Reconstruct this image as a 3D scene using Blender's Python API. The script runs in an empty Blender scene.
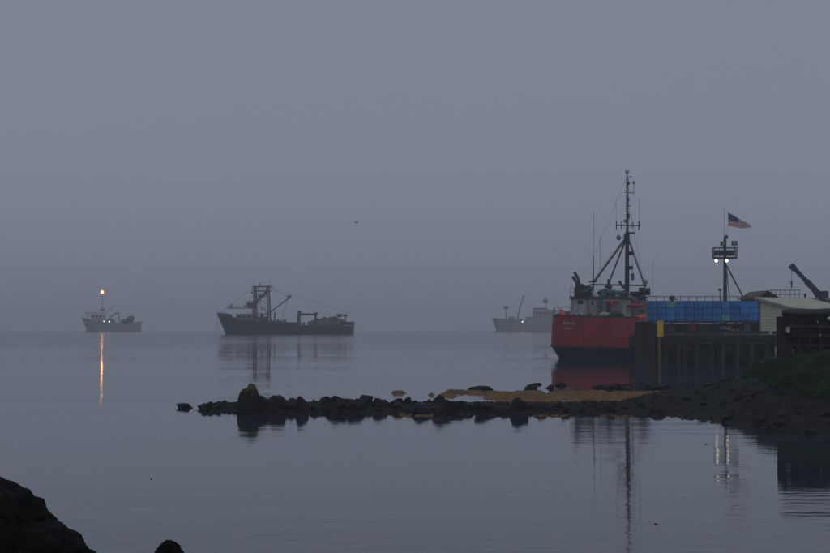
import bpy, bmesh, math, random
import numpy as np
from mathutils import Vector, noise, Matrix
random.seed(7); rs = np.random.RandomState(7)
S = bpy.context.scene
COL = S.collection
R = math.radians

# ------------------------------------------------------------------ camera
CAMZ = 3.6; F = 1614.0; PITCH = math.atan(43.5/F)
cd = bpy.data.cameras.new("camera"); cam = bpy.data.objects.new("camera", cd); COL.objects.link(cam)
cam.location = (0, 0, CAMZ); cam.rotation_euler = (R(90)+PITCH, 0, 0)
cd.sensor_width = 36; cd.lens = F*36/830; cd.clip_start = 0.5; cd.clip_end = 20000
S.camera = cam

# ------------------------------------------------------------------ sky
SUN_EL, SUN_AZ = R(24), R(150)
w = bpy.data.worlds.new("World"); S.world = w; w.use_nodes = True
nt = w.node_tree; nt.nodes.clear(); N = nt.nodes.new; L = nt.links.new
out = N('ShaderNodeOutputWorld'); bg1 = N('ShaderNodeBackground'); bg2 = N('ShaderNodeBackground'); add = N('ShaderNodeAddShader')
sky = N('ShaderNodeTexSky'); sky.sky_type = 'NISHITA'; sky.sun_disc = False
sky.sun_elevation = SUN_EL; sky.sun_rotation = SUN_AZ; sky.dust_density = 6; sky.air_density = 1.5
hs = N('ShaderNodeHueSaturation'); hs.inputs['Saturation'].default_value = 0.3
L(sky.outputs[0], hs.inputs['Color']); L(hs.outputs[0], bg1.inputs[0]); bg1.inputs[1].default_value = 0.004
tc = N('ShaderNodeTexCoord'); sp = N('ShaderNodeSeparateXYZ'); L(tc.outputs['Generated'], sp.inputs[0])
cr = N('ShaderNodeValToRGB'); cr.color_ramp.interpolation = 'EASE'
e = cr.color_ramp.elements
e[0].position = 0.0; e[0].color = (0.171, 0.191, 0.247, 1)
e[1].position = 1.0; e[1].color = (0.30, 0.345, 0.41, 1)
x = e.new(0.10); x.color = (0.201, 0.232, 0.293, 1)
x = e.new(0.22); x.color = (0.196, 0.226, 0.285, 1)
x = e.new(0.45); x.color = (0.22, 0.255, 0.315, 1)
L(sp.outputs['Z'], cr.inputs[0])
# very soft unevenness of the overcast
nz = N('ShaderNodeTexNoise'); nz.inputs['Scale'].default_value = 2.2; nz.inputs['Detail'].default_value = 3
mp = N('ShaderNodeMapping'); mp.inputs['Scale'].default_value = (1, 1, 3)
L(tc.outputs['Generated'], mp.inputs[0]); L(mp.outputs[0], nz.inputs[0])
mr = N('ShaderNodeMapRange'); mr.inputs['To Min'].default_value = 0.96; mr.inputs['To Max'].default_value = 1.04
L(nz.outputs[0], mr.inputs[0])
mx = N('ShaderNodeVectorMath'); mx.operation = 'SCALE'; L(cr.outputs[0], mx.inputs[0]); L(mr.outputs[0], mx.inputs['Scale'])
L(mx.outputs[0], bg2.inputs[0]); bg2.inputs[1].default_value = 1.0
L(bg1.outputs[0], add.inputs[0]); L(bg2.outputs[0], add.inputs[1]); L(add.outputs[0], out.inputs[0])

sd = bpy.data.lights.new("sun", 'SUN'); sd.energy = 0.12; sd.angle = R(40); sd.color = (1, 0.96, 0.9)
sun = bpy.data.objects.new("sun", sd); COL.objects.link(sun)
sun.rotation_euler = (R(90)-SUN_EL, 0, R(180)-SUN_AZ)     # light comes from over the water, high and diffuse

S.view_settings.view_transform = 'Standard'; S.view_settings.look = 'None'
S.view_settings.exposure = 0.0; S.view_settings.gamma = 1.0
cy = S.cycles; cy.use_denoising = True; cy.denoiser = 'OPENIMAGEDENOISE'
cy.max_bounces = 8; cy.diffuse_bounces = 3; cy.glossy_bounces = 4; cy.volume_bounces = 1; cy.transmission_bounces = 4
cy.sample_clamp_indirect = 6.0; cy.use_adaptive_sampling = False
cy.caustics_reflective = True; cy.blur_glossy = 0.0

# ------------------------------------------------------------------ helpers
def P(px, py, D):
    """world point seen at pixel (px,py) of the 830x553 photo at depth D"""
    a = math.atan((276.5-py)/F)+PITCH
    s = D/math.cos(math.atan((276.5-py)/F))*1.0
    return Vector(((px-415)/F*D, D, CAMZ+D*math.tan(a)))
def X(px, D): return (px-415)/F*D
def Z(py, D): return P(415, py, D).z

_m = {}
def mat(name, col, rough=0.7, var=0.25, scale=3.0, bump=0.0, metal=0.0, col2=None, thr=None, emit=0, stretch=(1,1,1), spec=0.5):
    if name in _m: return _m[name]
    m = bpy.data.materials.new(name); m.use_nodes = True; t = m.node_tree; n = t.nodes; b = n['Principled BSDF']
    if spec != 0.5: b.inputs['Specular IOR Level'].default_value = spec
    b.inputs['Roughness'].default_value = rough; b.inputs['Metallic'].default_value = metal
    tc = n.new('ShaderNodeTexCoord'); mp = n.new('ShaderNodeMapping'); mp.inputs['Scale'].default_value = stretch
    t.links.new(tc.outputs['Object'], mp.inputs[0])
    nz = n.new('ShaderNodeTexNoise'); nz.inputs['Scale'].default_value = scale; nz.inputs['Detail'].default_value = 6; nz.inputs['Roughness'].default_value = 0.65
    t.links.new(mp.outputs[0], nz.inputs[0])
    r = n.new('ShaderNodeValToRGB'); c2 = col2 or tuple(c*(1-var) for c in col); c1 = col if col2 else tuple(min(1, c*(1+var*0.6)) for c in col)
    th = thr or (0.35, 0.65)
    r.color_ramp.elements[0].position = th[0]; r.color_ramp.elements[0].color = (*c2, 1)
    r.color_ramp.elements[1].position = th[1]; r.color_ramp.elements[1].color = (*c1, 1)
    t.links.new(nz.outputs[0], r.inputs[0]); t.links.new(r.outputs[0], b.inputs['Base Color'])
    if bump:
        bp = n.new('ShaderNodeBump'); bp.inputs['Strength'].default_value = 0.8; bp.inputs['Distance'].default_value = bump
        t.links.new(nz.outputs[0], bp.inputs['Height']); t.links.new(bp.outputs[0], b.inputs['Normal'])
    if emit:
        b.inputs['Emission Color'].default_value = (*col, 1); b.inputs['Emission Strength'].default_value = emit
    _m[name] = m
    return m

class MB:
    def __init__(s): s.v = []; s.f = []
    def quadring(s, pts): s.v += [tuple(p) for p in pts]
    def box(s, c, size, rot=0, tilt=None):
        cx, cy, cz = c; a, b, h = size[0]/2, size[1]/2, size[2]/2; i = len(s.v)
        M = Matrix.Rotation(rot, 3, 'Z')
        if tilt is not None: M = M @ Matrix.Rotation(tilt, 3, 'Y')
        for dz in (-h, h):
            for dx, dy in ((-a,-b),(a,-b),(a,b),(-a,b)):
                p = M @ Vector((dx, dy, dz)); s.v.append((cx+p.x, cy+p.y, cz+p.z))
        s.f += [tuple(i+k for k in q) for q in ((3,2,1,0),(4,5,6,7),(0,1,5,4),(1,2,6,5),(2,3,7,6),(3,0,4,7))]
        return s
    def tube(s, p, q, r1=0.05, r2=None, n=8):
        r2 = r1 if r2 is None else r2; p = Vector(p); q = Vector(q); d = (q-p).normalized()
        u = d.orthogonal().normalized(); w_ = d.cross(u); i = len(s.v)
        for c, r in ((p, r1), (q, r2)):
            for k in range(n):
                a = 2*math.pi*k/n; s.v.append(tuple(c+u*math.cos(a)*r+w_*math.sin(a)*r))
        for k in range(n):
            l = (k+1) % n; s.f.append((i+k, i+l, i+n+l, i+n+k))
        s.f.append(tuple(i+k for k in reversed(range(n)))); s.f.append(tuple(i+n+k for k in range(n)))
        return s
    def beam(s, p, q, a=0.15, b=None):
        b = b or a; p = Vector(p); q = Vector(q); d = (q-p).normalized()
        up = Vector((0,0,1)) if abs(d.z) < 0.95 else Vector((0,1,0)); u = d.cross(up).normalized(); w_ = u.cross(d); i = len(s.v)
        for c in (p, q):
            for su, sw in ((-1,-1),(1,-1),(1,1),(-1,1)): s.v.append(tuple(c+u*su*a/2+w_*sw*b/2))
        s.f += [tuple(i+k for k in q_) for q_ in ((3,2,1,0),(4,5,6,7),(0,1,5,4),(1,2,6,5),(2,3,7,6),(3,0,4,7))]
        return s
    def blob(s, c, size, seed=0, n=10, amp=0.25, fr=1.3):
        i = len(s.v); rows = n//2+1
        for a in range(rows+1):
            th = math.pi*a/rows
            for b in range(n):
                ph = 2*math.pi*b/n
                d = Vector((math.sin(th)*math.cos(ph), math.sin(th)*math.sin(ph), math.cos(th)))
                k = 1+amp*noise.noise(d*fr+Vector((seed*3.1, seed*1.7, seed)))*2
                s.v.append((c[0]+d.x*k*size[0]/2, c[1]+d.y*k*size[1]/2, c[2]+d.z*k*size[2]/2))
        for a in range(rows):
            for b in range(n):
                l = (b+1) % n; s.f.append((i+a*n+b, i+(a+1)*n+b, i+(a+1)*n+l, i+a*n+l))
        return s
    def prism(s, poly, d):
        """poly: list of 3D points (flat), extruded by vector d"""
        i = len(s.v); n = len(poly); d = Vector(d)
        s.v += [tuple(Vector(p)) for p in poly]+[tuple(Vector(p)+d) for p in poly]
        s.f.append(tuple(range(i, i+n))); s.f.append(tuple(i+n+k for k in reversed(range(n))))
        for k in range(n):
            l = (k+1) % n; s.f.append((i+l, i+k, i+n+k, i+n+l))
        return s
    def loft(s, rings, close=True, caps=(False, False)):
        i = len(s.v); n = len(rings[0])
        for r in rings: s.v += [tuple(p) for p in r]
        for a in range(len(rings)-1):
            for b in range(n if close else n-1):
                l = (b+1) % n; s.f.append((i+a*n+b, i+a*n+l, i+(a+1)*n+l, i+(a+1)*n+b))
        if caps[0]: s.f.append(tuple(i+k for k in reversed(range(n))))
        if caps[1]: s.f.append(tuple(i+(len(rings)-1)*n+k for k in range(n)))
        return s
    def build(s, name, m, parent=None, smooth=False, fix=True, **props):
        me = bpy.data.meshes.new(name); me.from_pydata(s.v, [], s.f)
        if fix:
            bm = bmesh.new(); bm.from_mesh(me); bmesh.ops.recalc_face_normals(bm, faces=bm.faces[:]); bm.to_mesh(me); bm.free()
        for mm in (m if isinstance(m, (list, tuple)) else [m]): me.materials.append(mm)
        if smooth: me.shade_smooth()
        o = bpy.data.objects.new(name, me); COL.objects.link(o)
        if parent: o.parent = parent
        for k, v in props.items(): o[k] = v
        return o
def thing(name, label, cat, loc=(0,0,0), rz=0, group=None):
    o = bpy.data.objects.new(name, None); COL.objects.link(o); o.empty_display_size = 0.3
    o.location = loc; o.rotation_euler = (0, 0, rz); o['label'] = label; o['category'] = cat
    if group: o['group'] = group
    return o
def tag(o, label, cat, group=None):
    o['label'] = label; o['category'] = cat
    if group: o['group'] = group
    return o
def T(name, p, q, r, m, par, r2=None, n=8, **k): return MB().tube(p, q, r, r2, n).build(name, m, par, smooth=False, **k)
def B(name, c, size, m, par, rot=0, tilt=None, **k): return MB().box(c, size, rot, tilt).build(name, m, par, **k)
def copy_tree(o, parent=None):
    c = o.copy(); COL.objects.link(c); c.parent = parent
    for ch in list(o.children): copy_tree(ch, c)
    return c

# ------------------------------------------------------------------ materials
M_red = mat('red_hull_paint', (0.32, 0.005, 0.018), 0.45, 0.5, 1.2, col2=(0.17, 0.005, 0.012), thr=(0.3, 0.62), stretch=(1.6, 1.6, 0.5))
_t = M_red.node_tree; _n = _t.nodes; _b = _n['Principled BSDF']; _src = _b.inputs['Base Color'].links[0].from_socket
_tc = _n.new('ShaderNodeTexCoord'); _mp = _n.new('ShaderNodeMapping'); _mp.inputs['Scale'].default_value = (3.2, 3.2, 0.35); _t.links.new(_tc.outputs['Object'], _mp.inputs[0])
_z = _n.new('ShaderNodeTexNoise'); _z.inputs['Scale'].default_value = 1.4; _z.inputs['Detail'].default_value = 5; _t.links.new(_mp.outputs[0], _z.inputs[0])
_r = _n.new('ShaderNodeMapRange'); _r.inputs['From Min'].default_value = 0.54; _r.inputs['From Max'].default_value = 0.70; _r.inputs['To Max'].default_value = 0.75; _t.links.new(_z.outputs[0], _r.inputs[0])
_x = _n.new('ShaderNodeMixRGB'); _x.inputs[2].default_value = (0.085, 0.028, 0.016, 1); _t.links.new(_r.outputs[0], _x.inputs[0]); _t.links.new(_src, _x.inputs[1]); _t.links.new(_x.outputs[0], _b.inputs['Base Color'])
M_black = mat('black_bottom_paint', (0.022, 0.023, 0.027), 0.5, 0.5, 2.0)
M_white = mat('weathered_white_paint', (0.44, 0.44, 0.44), 0.6, 0.3, 2.2, col2=(0.24, 0.235, 0.23), stretch=(1, 1, 0.4))
M_grey = mat('grey_paint', (0.17, 0.18, 0.19), 0.6, 0.3, 2.5)
M_dark = mat('dark_steel', (0.035, 0.037, 0.042), 0.55, 0.4, 4)
M_glass = mat('window_glass', (0.015, 0.018, 0.022), 0.12, 0.1)
M_navy = mat('navy_hull_paint', (0.008, 0.011, 0.024), 0.5, 0.35, 1.0)
M_far = mat('fog_paled_gear', (0.17, 0.18, 0.20), 0.7, 0.3, 2)  # dark gear of the far boats, fog's paling put into the colour
M_hullgrey = mat('fog_paled_hull_paint', (0.27, 0.285, 0.31), 0.6, 0.3, 0.8)  # pale hulls, lightened further so the colour carries some of the fog
M_teal = mat('teal_canvas', (0.014, 0.13, 0.13), 0.75, 0.35, 3, bump=0.03)
M_rust = mat('rusty_steel', (0.13, 0.05, 0.03), 0.85, 0.5, 6, bump=0.01)
M_orange = mat('orange_buoy_vinyl', (0.85, 0.10, 0.03), 0.45, 0.15)
M_redgear = mat('red_gear_paint', (0.50, 0.03, 0.035), 0.5, 0.3, 5)
M_net = mat('piled_net', (0.11, 0.095, 0.07), 0.95, 0.5, 5, bump=0.06)
M_timber = mat('creosoted_timber', (0.013, 0.011, 0.011), 0.85, 0.6, 3, bump=0.01, stretch=(3, 3, 0.5))
M_timber2 = mat('weathered_timber', (0.032, 0.028, 0.026), 0.85, 0.5, 3, bump=0.01, stretch=(1, 1, 1))
M_yellow = mat('yellow_paint', (0.66, 0.42, 0.015), 0.55, 0.3, 4)
M_yold = mat('worn_yellow_paint', (0.17, 0.12, 0.03), 0.8, 0.6, 5, col2=(0.04, 0.035, 0.03))
M_blue = [mat('blue_tote_plastic', (0.015, 0.20, 0.56), 0.5, 0.22, 2.0), mat('deep_blue_tote_plastic', (0.012, 0.13, 0.43), 0.5, 0.22, 2.0),
          mat('bright_blue_tote_plastic', (0.018, 0.26, 0.70), 0.5, 0.2, 2.0), mat('purple_blue_tote_plastic', (0.013, 0.155, 0.48), 0.5, 0.22, 2.0)]
M_green = mat('green_tote_plastic', (0.10, 0.40, 0.42), 0.5, 0.2, 2)
M_shed = mat('cream_siding_paint', (0.58, 0.54, 0.42), 0.7, 0.15, 1.5)
M_shedroof = mat('pale_metal_roofing', (0.62, 0.60, 0.48), 0.6, 0.2, 1.5)
M_trim = mat('shed_trim_paint', (0.30, 0.30, 0.26), 0.7, 0.2)
M_brownroof = mat('brown_roofing', (0.10, 0.075, 0.06), 0.85, 0.3, 2)
M_crane = mat('dark_blue_crane_paint', (0.008, 0.022, 0.07), 0.5, 0.3, 2)
M_lamp = mat('lamp_glow_white', (1.0, 0.93, 0.74), 0.5, 0, emit=5)
M_lampO = mat('lamp_glow_orange', (1.0, 0.50, 0.20), 0.5, 0, emit=48)
M_lampS = mat('lamp_glow_small', (1.0, 0.86, 0.62), 0.5, 0, emit=6)
M_fw = mat('flag_white_cloth', (0.62, 0.60, 0.60), 0.8, 0.05); M_fr = mat('flag_red_cloth', (0.45, 0.03, 0.05), 0.8, 0.05); M_fb = mat('flag_blue_cloth', (0.02, 0.035, 0.14), 0.8, 0.05)
M_rope = mat('rope', (0.10, 0.09, 0.08), 0.9, 0.2)
M_rock = mat('wet_dark_rock', (0.020, 0.019, 0.0195), 0.6, 0.5, 5, bump=0.05, col2=(0.008, 0.008, 0.009), thr=(0.4, 0.7), spec=0.15)
M_rockweed = mat('weedy_rock', (0.026, 0.020, 0.010), 0.7, 0.5, 4, bump=0.06, col2=(0.009, 0.008, 0.008), thr=(0.45, 0.6), spec=0.15)
M_pale = mat('pale_stone', (0.55, 0.53, 0.5), 0.8, 0.2)

# ------------------------------------------------------------------ water
def water_material():
    m = bpy.data.materials.new('harbour_water'); m.use_nodes = True; t = m.node_tree; n = t.nodes; b = n['Principled BSDF']
    b.inputs['Base Color'].default_value = (0.030, 0.032, 0.047, 1); b.inputs['Roughness'].default_value = 0.035; b.inputs['IOR'].default_value = 1.333
    g = n.new('ShaderNodeNewGeometry')
    def nz(scale, st, det=2, off=(0,0,0)):
        mp = n.new('ShaderNodeMapping'); mp.inputs['Scale'].default_value = st; mp.inputs['Location'].default_value = off
        t.links.new(g.outputs['Position'], mp.inputs[0]); z = n.new('ShaderNodeTexNoise'); z.inputs['Scale'].default_value = scale; z.inputs['Detail'].default_value = det
        t.links.new(mp.outputs[0], z.inputs[0]); return z.outputs[0]
    def math_(op, a, b_):
        k = n.new('ShaderNodeMath'); k.operation = op
        for i, v in enumerate((a, b_)):
            if isinstance(v, (int, float)): k.inputs[i].default_value = v
            else: t.links.new(v, k.inputs[i])
        return k.outputs[0]
    small = nz(1.0, (1.1, 2.6, 1), 3); mid = nz(1.0, (0.22, 0.75, 1), 2, (7, 3, 0)); swell = nz(1.0, (0.03, 0.10, 1), 1, (3, 9, 0))
    patch = nz(1.0, (0.008, 0.045, 1), 3, (11, 5, 0))
    pr = n.new('ShaderNodeMapRange'); pr.inputs['From Min'].default_value = 0.42; pr.inputs['From Max'].default_value = 0.66; pr.inputs['To Min'].default_value = 0.25; pr.inputs['To Max'].default_value = 1.7
    t.links.new(patch, pr.inputs[0])
    # more wind away from the sheltered pool behind the rocks
    sx = n.new('ShaderNodeSeparateXYZ'); t.links.new(g.outputs['Position'], sx.inputs[0])
    fr = n.new('ShaderNodeMapRange'); fr.inputs['From Min'].default_value = 120; fr.inputs['From Max'].default_value = 260; fr.inputs['To Min'].default_value = 0.7; fr.inputs['To Max'].default_value = 0.18
    t.links.new(sx.outputs['Y'], fr.inputs[0])
    calm = n.new('ShaderNodeMapRange'); calm.inputs['From Min'].default_value = 380; calm.inputs['From Max'].default_value = 560; calm.inputs['To Min'].default_value = 1.0; calm.inputs['To Max'].default_value = 0.12
    t.links.new(sx.outputs['Y'], calm.inputs[0])
    h = math_('ADD', math_('ADD', math_('MULTIPLY', small, 0.008), math_('MULTIPLY', mid, 0.015)), math_('MULTIPLY', swell, 0.05))
    h = math_('MULTIPLY', h, math_('MULTIPLY', calm.outputs[0], math_('MULTIPLY', pr.outputs[0], fr.outputs[0])))
    bp = n.new('ShaderNodeBump'); bp.inputs['Strength'].default_value = 1.0; bp.inputs['Distance'].default_value = 1.0
    t.links.new(h, bp.inputs['Height']); t.links.new(bp.outputs[0], b.inputs['Normal'])
    rr = n.new('ShaderNodeMapRange'); rr.inputs['From Min'].default_value = 0.25; rr.inputs['From Max'].default_value = 1.7; rr.inputs['To Min'].default_value = 0.02; rr.inputs['To Max'].default_value = 0.075
    t.links.new(pr.outputs[0], rr.inputs[0])
    fr2 = n.new('ShaderNodeMapRange'); fr2.inputs['From Min'].default_value = 150; fr2.inputs['From Max'].default_value = 300; fr2.inputs['To Min'].default_value = 0.0; fr2.inputs['To Max'].default_value = 0.12
    t.links.new(sx.outputs['Y'], fr2.inputs[0])
    t.links.new(math_('MULTIPLY', calm.outputs[0], math_('ADD', rr.outputs[0], fr2.outputs[0])), b.inputs['Roughness'])
    return m
wb = MB()
xs = [-2900, -900, -300, -100, 0, 100, 300, 900, 2900]; ys = [-100, 0, 30, 60, 100, 200, 400, 900, 3300]
for yy in ys:
    for xx in xs: wb.v.append((xx, yy, 0))
for j in range(len(ys)-1):
    for i in range(len(xs)-1):
        a = j*len(xs)+i; wb.f.append((a, a+1, a+1+len(xs), a+len(xs)))
wb.build('water', water_material(), fix=False, kind='structure')

# ------------------------------------------------------------------ haze
hz = bpy.data.materials.new('haze_air'); hz.use_nodes = True; t = hz.node_tree; t.nodes.clear()
o_ = t.nodes.new('ShaderNodeOutputMaterial'); pv = t.nodes.new('ShaderNodeVolumePrincipled')
pv.inputs['Color'].default_value = (0.95, 0.96, 1.0, 1); pv.inputs['Density'].default_value = 0.00078; pv.inputs['Anisotropy'].default_value = 0.35
t.links.new(pv.outputs[0], o_.inputs['Volume'])
MB().box((0, 1600, 13.5), (6000, 3600, 31)).build('haze', hz, kind='stuff')

# ------------------------------------------------------------------ terrain: spit and bank
#        u    D0    Dc   H    D2
TAB = [(185, 64.0, 66.0, -.10, 68.0), (215, 63.2, 66.0, .02, 69.0), (300, 62.5, 66.0, .10, 70.5), (420, 62.5, 65.5, .10, 70), (540, 61.8, 65, .10, 70),
       (620, 61.3, 65.5, .13, 71.5), (655, 60.8, 69, .30, 80), (690, 59.0, 72, .55, 83), (720, 56.8, 71, .80, 84), (750, 53.6, 68, 1.22, 90),
       (775, 51.6, 67, 1.55, 115), (800, 51.0, 66, 1.85, 150), (830, 50.6, 65.5, 2.08, 170), (900, 49, 64, 2.2, 190), (1400, 30, 60, 2.4, 260)]
TU = [r[0] for r in TAB]
def prof(u): return [float(np.interp(u, TU, [r[k] for r in TAB])) for k in range(1, 5)]
def th(u, D):
    D0, Dc, H, D2 = prof(u)
    xw = X(u, D)
    wob = noise.noise(Vector((xw*0.35, D*0.2, 0)))*1.3 + noise.noise(Vector((xw*1.1, D*0.8, 4)))*0.45
    D0 += wob
    if D < D0: h = -0.12*(D0-D)
    elif D < Dc:
        t_ = (D-D0)/(Dc-D0); h = H*(0.35*t_+0.65*t_*t_*(3-2*t_))
    elif D < D2:
        t_ = (D-Dc)/(D2-Dc)
        h = H*(1-t_**2) if D2 < 100 else H*(1-t_**6)
    else: h = -0.1*(D-D2)
    k = min(1, max(0, h)/0.25)
    h += (0.08*noise.fractal(Vector((xw*0.9, D*0.9, 2)), 1.0, 2.0, 4)+0.05*noise.noise(Vector((xw*4, D*4, 8))))*(0.25+0.75*k)
    return max(h, -0.4)
us = list(np.linspace(180, 860, 260))+[900, 960, 1050, 1200, 1400]
Ds = list(np.linspace(48, 92, 170))+list(np.linspace(95, 200, 24))
mb = MB()
for D in Ds:
    for u in us: mb.v.append((X(u, D), D, th(u, D)))
for j in range(len(Ds)-1):
    for i in range(len(us)-1):
        a = j*len(us)+i
        if max(mb.v[a][2], mb.v[a+1][2], mb.v[a+len(us)][2], mb.v[a+1+len(us)][2]) > -0.39: mb.f.append((a, a+1, a+1+len(us), a+len(us)))
def ground_material():
    m = bpy.data.materials.new('mud_and_turf'); m.use_nodes = True; t = m.node_tree; n = t.nodes; b = n['Principled BSDF']; l = t.links.new
    b.inputs['Roughness'].default_value = 0.75; b.inputs['Specular IOR Level'].default_value = 0.1
    g = n.new('ShaderNodeNewGeometry'); sx = n.new('ShaderNodeSeparateXYZ'); l(g.outputs['Position'], sx.inputs[0])
    z = n.new('ShaderNodeTexNoise'); z.inputs['Scale'].default_value = 1.3; z.inputs['Detail'].default_value = 8; z.inputs['Roughness'].default_value = 0.7; l(g.outputs['Position'], z.inputs[0])
    r = n.new('ShaderNodeValToRGB'); e = r.color_ramp.elements; e[0].position = 0.35; e[0].color = (0.004, 0.0035, 0.0035, 1); e[1].position = 0.68; e[1].color = (0.018, 0.012, 0.008, 1)
    q = e.new(0.52); q.color = (0.008, 0.006, 0.005, 1)
    l(z.outputs[0], r.inputs[0])
    a = n.new('ShaderNodeMath'); a.operation = 'MULTIPLY_ADD'; a.inputs[1].default_value = 0.9; l(z.outputs[0], a.inputs[0]); l(sx.outputs['Z'], a.inputs[2])
    mr = n.new('ShaderNodeMapRange'); mr.inputs['From Min'].default_value = 1.35; mr.inputs['From Max'].default_value = 1.6; l(a.outputs[0], mr.inputs[0])
    mi = n.new('ShaderNodeMixRGB'); mi.inputs[2].default_value = (0.012, 0.028, 0.010, 1); l(mr.outputs[0], mi.inputs[0]); l(r.outputs[0], mi.inputs[1]); l(mi.outputs[0], b.inputs['Base Color'])
    bp = n.new('ShaderNodeBump'); bp.inputs['Distance'].default_value = 0.08; bp.inputs['Strength'].default_value = 0.9; l(z.outputs[0], bp.inputs['Height']); l(bp.outputs[0], b.inputs['Normal'])
    return m
mb.build('shore_ground', ground_material(), fix=False, smooth=True, kind='structure')

# steep bank the viewer stands on
mb = MB(); bx = np.linspace(-30, 30, 50); by = [-8, -2, 1, 3, 5, 7, 9, 11, 13, 15]; bz = [1.9, 1.95, 1.9, 1.7, 1.35, 0.95, 0.5, 0.1, -0.3, -0.7]
for j, yy in enumerate(by):
    for xx in bx: mb.v.append((xx, yy, bz[j]+0.12*noise.noise(Vector((xx*0.8, yy*0.8, 1)))))
for j in range(len(by)-1):
    for i in range(len(bx)-1):
        a = j*len(bx)+i; mb.f.append((a, a+1, a+1+len(bx), a+len(bx)))
mb.build('near_bank', mat('gravelly_earth', (0.06, 0.052, 0.045), 0.9, 0.5, 4, bump=0.05), fix=False, smooth=True, kind='structure')

# ------------------------------------------------------------------ rocks
def rock_mesh(name, seed, sub=3, cuts=14, m=M_rock, amp=0.42, peak=0.0, flat=0.62):
    rr = random.Random(seed); bm = bmesh.new(); bmesh.ops.create_icosphere(bm, subdivisions=sub, radius=1.0)
    ns = []
    for k in range(cuts):
        n = Vector((rr.gauss(0,1), rr.gauss(0,1), rr.gauss(0,0.8))).normalized(); ns.append((n, rr.uniform(flat-0.1, flat+0.16)))
    off = Vector((seed*1.37, seed*2.1, seed*0.7))
    for v in bm.verts:
        p = v.co.copy()
        for n, d in ns:
            k = p.dot(n)
            if k > d: p -= n*(k-d)*0.98
        p *= 1+amp*noise.noise(p*1.3+off)+0.09*noise.noise(p*3.4+off)+0.045*noise.noise(p*8+off)+(0.022*noise.fractal(p*14+off, 0.8, 2.0, 4) if sub > 4 else 0)
        if peak and p.z > 0: s_ = 1-peak*p.z*0.6; p.x *= s_; p.y *= s_
        v.co = p
    me = bpy.data.meshes.new(name); bm.to_mesh(me); bm.free(); me.materials.append(m)
    return me
MESH = [rock_mesh('rock', s, 3, m=(M_rock if s % 3 else M_rockweed)) for s in range(1, 17)]
def rock(x_, y_, z_, sx, sy, sz, rz, me=None, label=None, cat='rock', group=None, tilt=0):
    o = bpy.data.objects.new('rock', me or random.choice(MESH)); COL.objects.link(o)
    o.location = (x_, y_, z_); o.scale = (sx, sy, sz); o.rotation_euler = (tilt, tilt*0.5, rz)
    tag(o, label, cat, group); return o
GL = 'small dark wet rock lying in the low rubble spit across the water'; GG = 'dark rocks heaped along the spit'
def rockpx(px0, px1, top, bot, D=None, me=None, label=None, group=None, deep=0.8, **k):
    """a rock spanning px0..px1, its foot at row bot on the water plane"""
    D = D or CAMZ*F/(bot-320.0); s = F/D; wd = (px1-px0)/s; hgt = (bot-top)/s
    return rock(X((px0+px1)/2, D), D+wd*0.3, hgt*0.16, wd*0.56, wd*0.5*deep, hgt*0.84, random.uniform(-0.3, 0.3), me, label, 'rock', group, **k)
# singled-out rocks
M_big = mat('mossy_topped_rock', (0.013, 0.0125, 0.012), 0.7, 0.5, 4, bump=0.05, spec=0.15)
nt2 = M_big.node_tree; n = nt2.nodes; b = n['Principled BSDF']; src = b.inputs['Base Color'].links[0].from_socket
tc2 = n.new('ShaderNodeTexCoord'); sz = n.new('ShaderNodeSeparateXYZ'); nt2.links.new(tc2.outputs['Object'], sz.inputs[0])
nn = n.new('ShaderNodeTexNoise'); nn.inputs['Scale'].default_value = 2.6; nn.inputs['Detail'].default_value = 5; nt2.links.new(tc2.outputs['Object'], nn.inputs[0])
ad = n.new('ShaderNodeMath'); ad.operation = 'ADD'; nt2.links.new(sz.outputs['Z'], ad.inputs[0]); nt2.links.new(nn.outputs[0], ad.inputs[1])
mr2 = n.new('ShaderNodeMapRange'); mr2.inputs['From Min'].default_value = 1.12; mr2.inputs['From Max'].default_value = 1.3; nt2.links.new(ad.outputs[0], mr2.inputs[0])
mi2 = n.new('ShaderNodeMixRGB'); mi2.inputs[2].default_value = (0.085, 0.075, 0.015, 1); nt2.links.new(mr2.outputs[0], mi2.inputs[0]); nt2.links.new(src, mi2.inputs[1]); nt2.links.new(mi2.outputs[0], b.inputs['Base Color'])
D = 62.6; s = F/D
rock(X(249.5, D), D+0.4, 0.18, 12.8/s, 0.5, 0.95, 0.2, rock_mesh('boulder', 31, 4, 4, M_big, 0.5, peak=0.85, flat=0.80), 'tall upright boulder with yellow-green moss on top, highest on the spit')
rockpx(174, 195, 401, 407.5, 66, label='low flat rock alone in the water at the left end of the spit')
rockpx(468, 496, 387, 392, 82, label='long flat rock in the water behind the orange seaweed', deep=0.5)
rockpx(522, 538, 382, 392, 81, label='rounded dark rock at the back edge of the seaweed, left of the red hull')
rockpx(532, 543, 383, 385, 90, label='thin rock just awash behind the rounded dark rock')
rockpx(545, 556, 385, 389, 85, label='small dark rock left of a pair in front of the red hull')
rockpx(555, 567, 382, 386.5, 88, label='small dark rock right of a pair in front of the red hull')
rockpx(431, 449, 388.5, 408, 63.8, me=rock_mesh('rock', 71, 3, 10, M_rock, 0.35, peak=0.3, flat=0.7), label='peaked rock standing above the middle of the spit')
rockpx(422, 462, 398, 412, 63.2, label='broad dark rock at the foot of the peaked rock')
rockpx(507, 532, 398, 412, 62.5, me=rock_mesh('rock', 77, 3, 10, M_rock, 0.45, peak=0.3, flat=0.75), label='small pointed rock on the near edge right of the spit middle')
rockpx(252, 275, 393.5, 412, 63.0, label='sloping dark rock set against the foot of the tall boulder')
rockpx(262, 290, 395.5, 412, 63.2, label='wide dark rock leaning against the right of the tall boulder')
rockpx(290, 312, 398, 413, 63.0, label='rounded dark rock second to the right of the tall boulder')
rockpx(470, 500, 402, 414, 62.8, label='broad low rock between the peaked rock and the small pointed rock')
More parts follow.
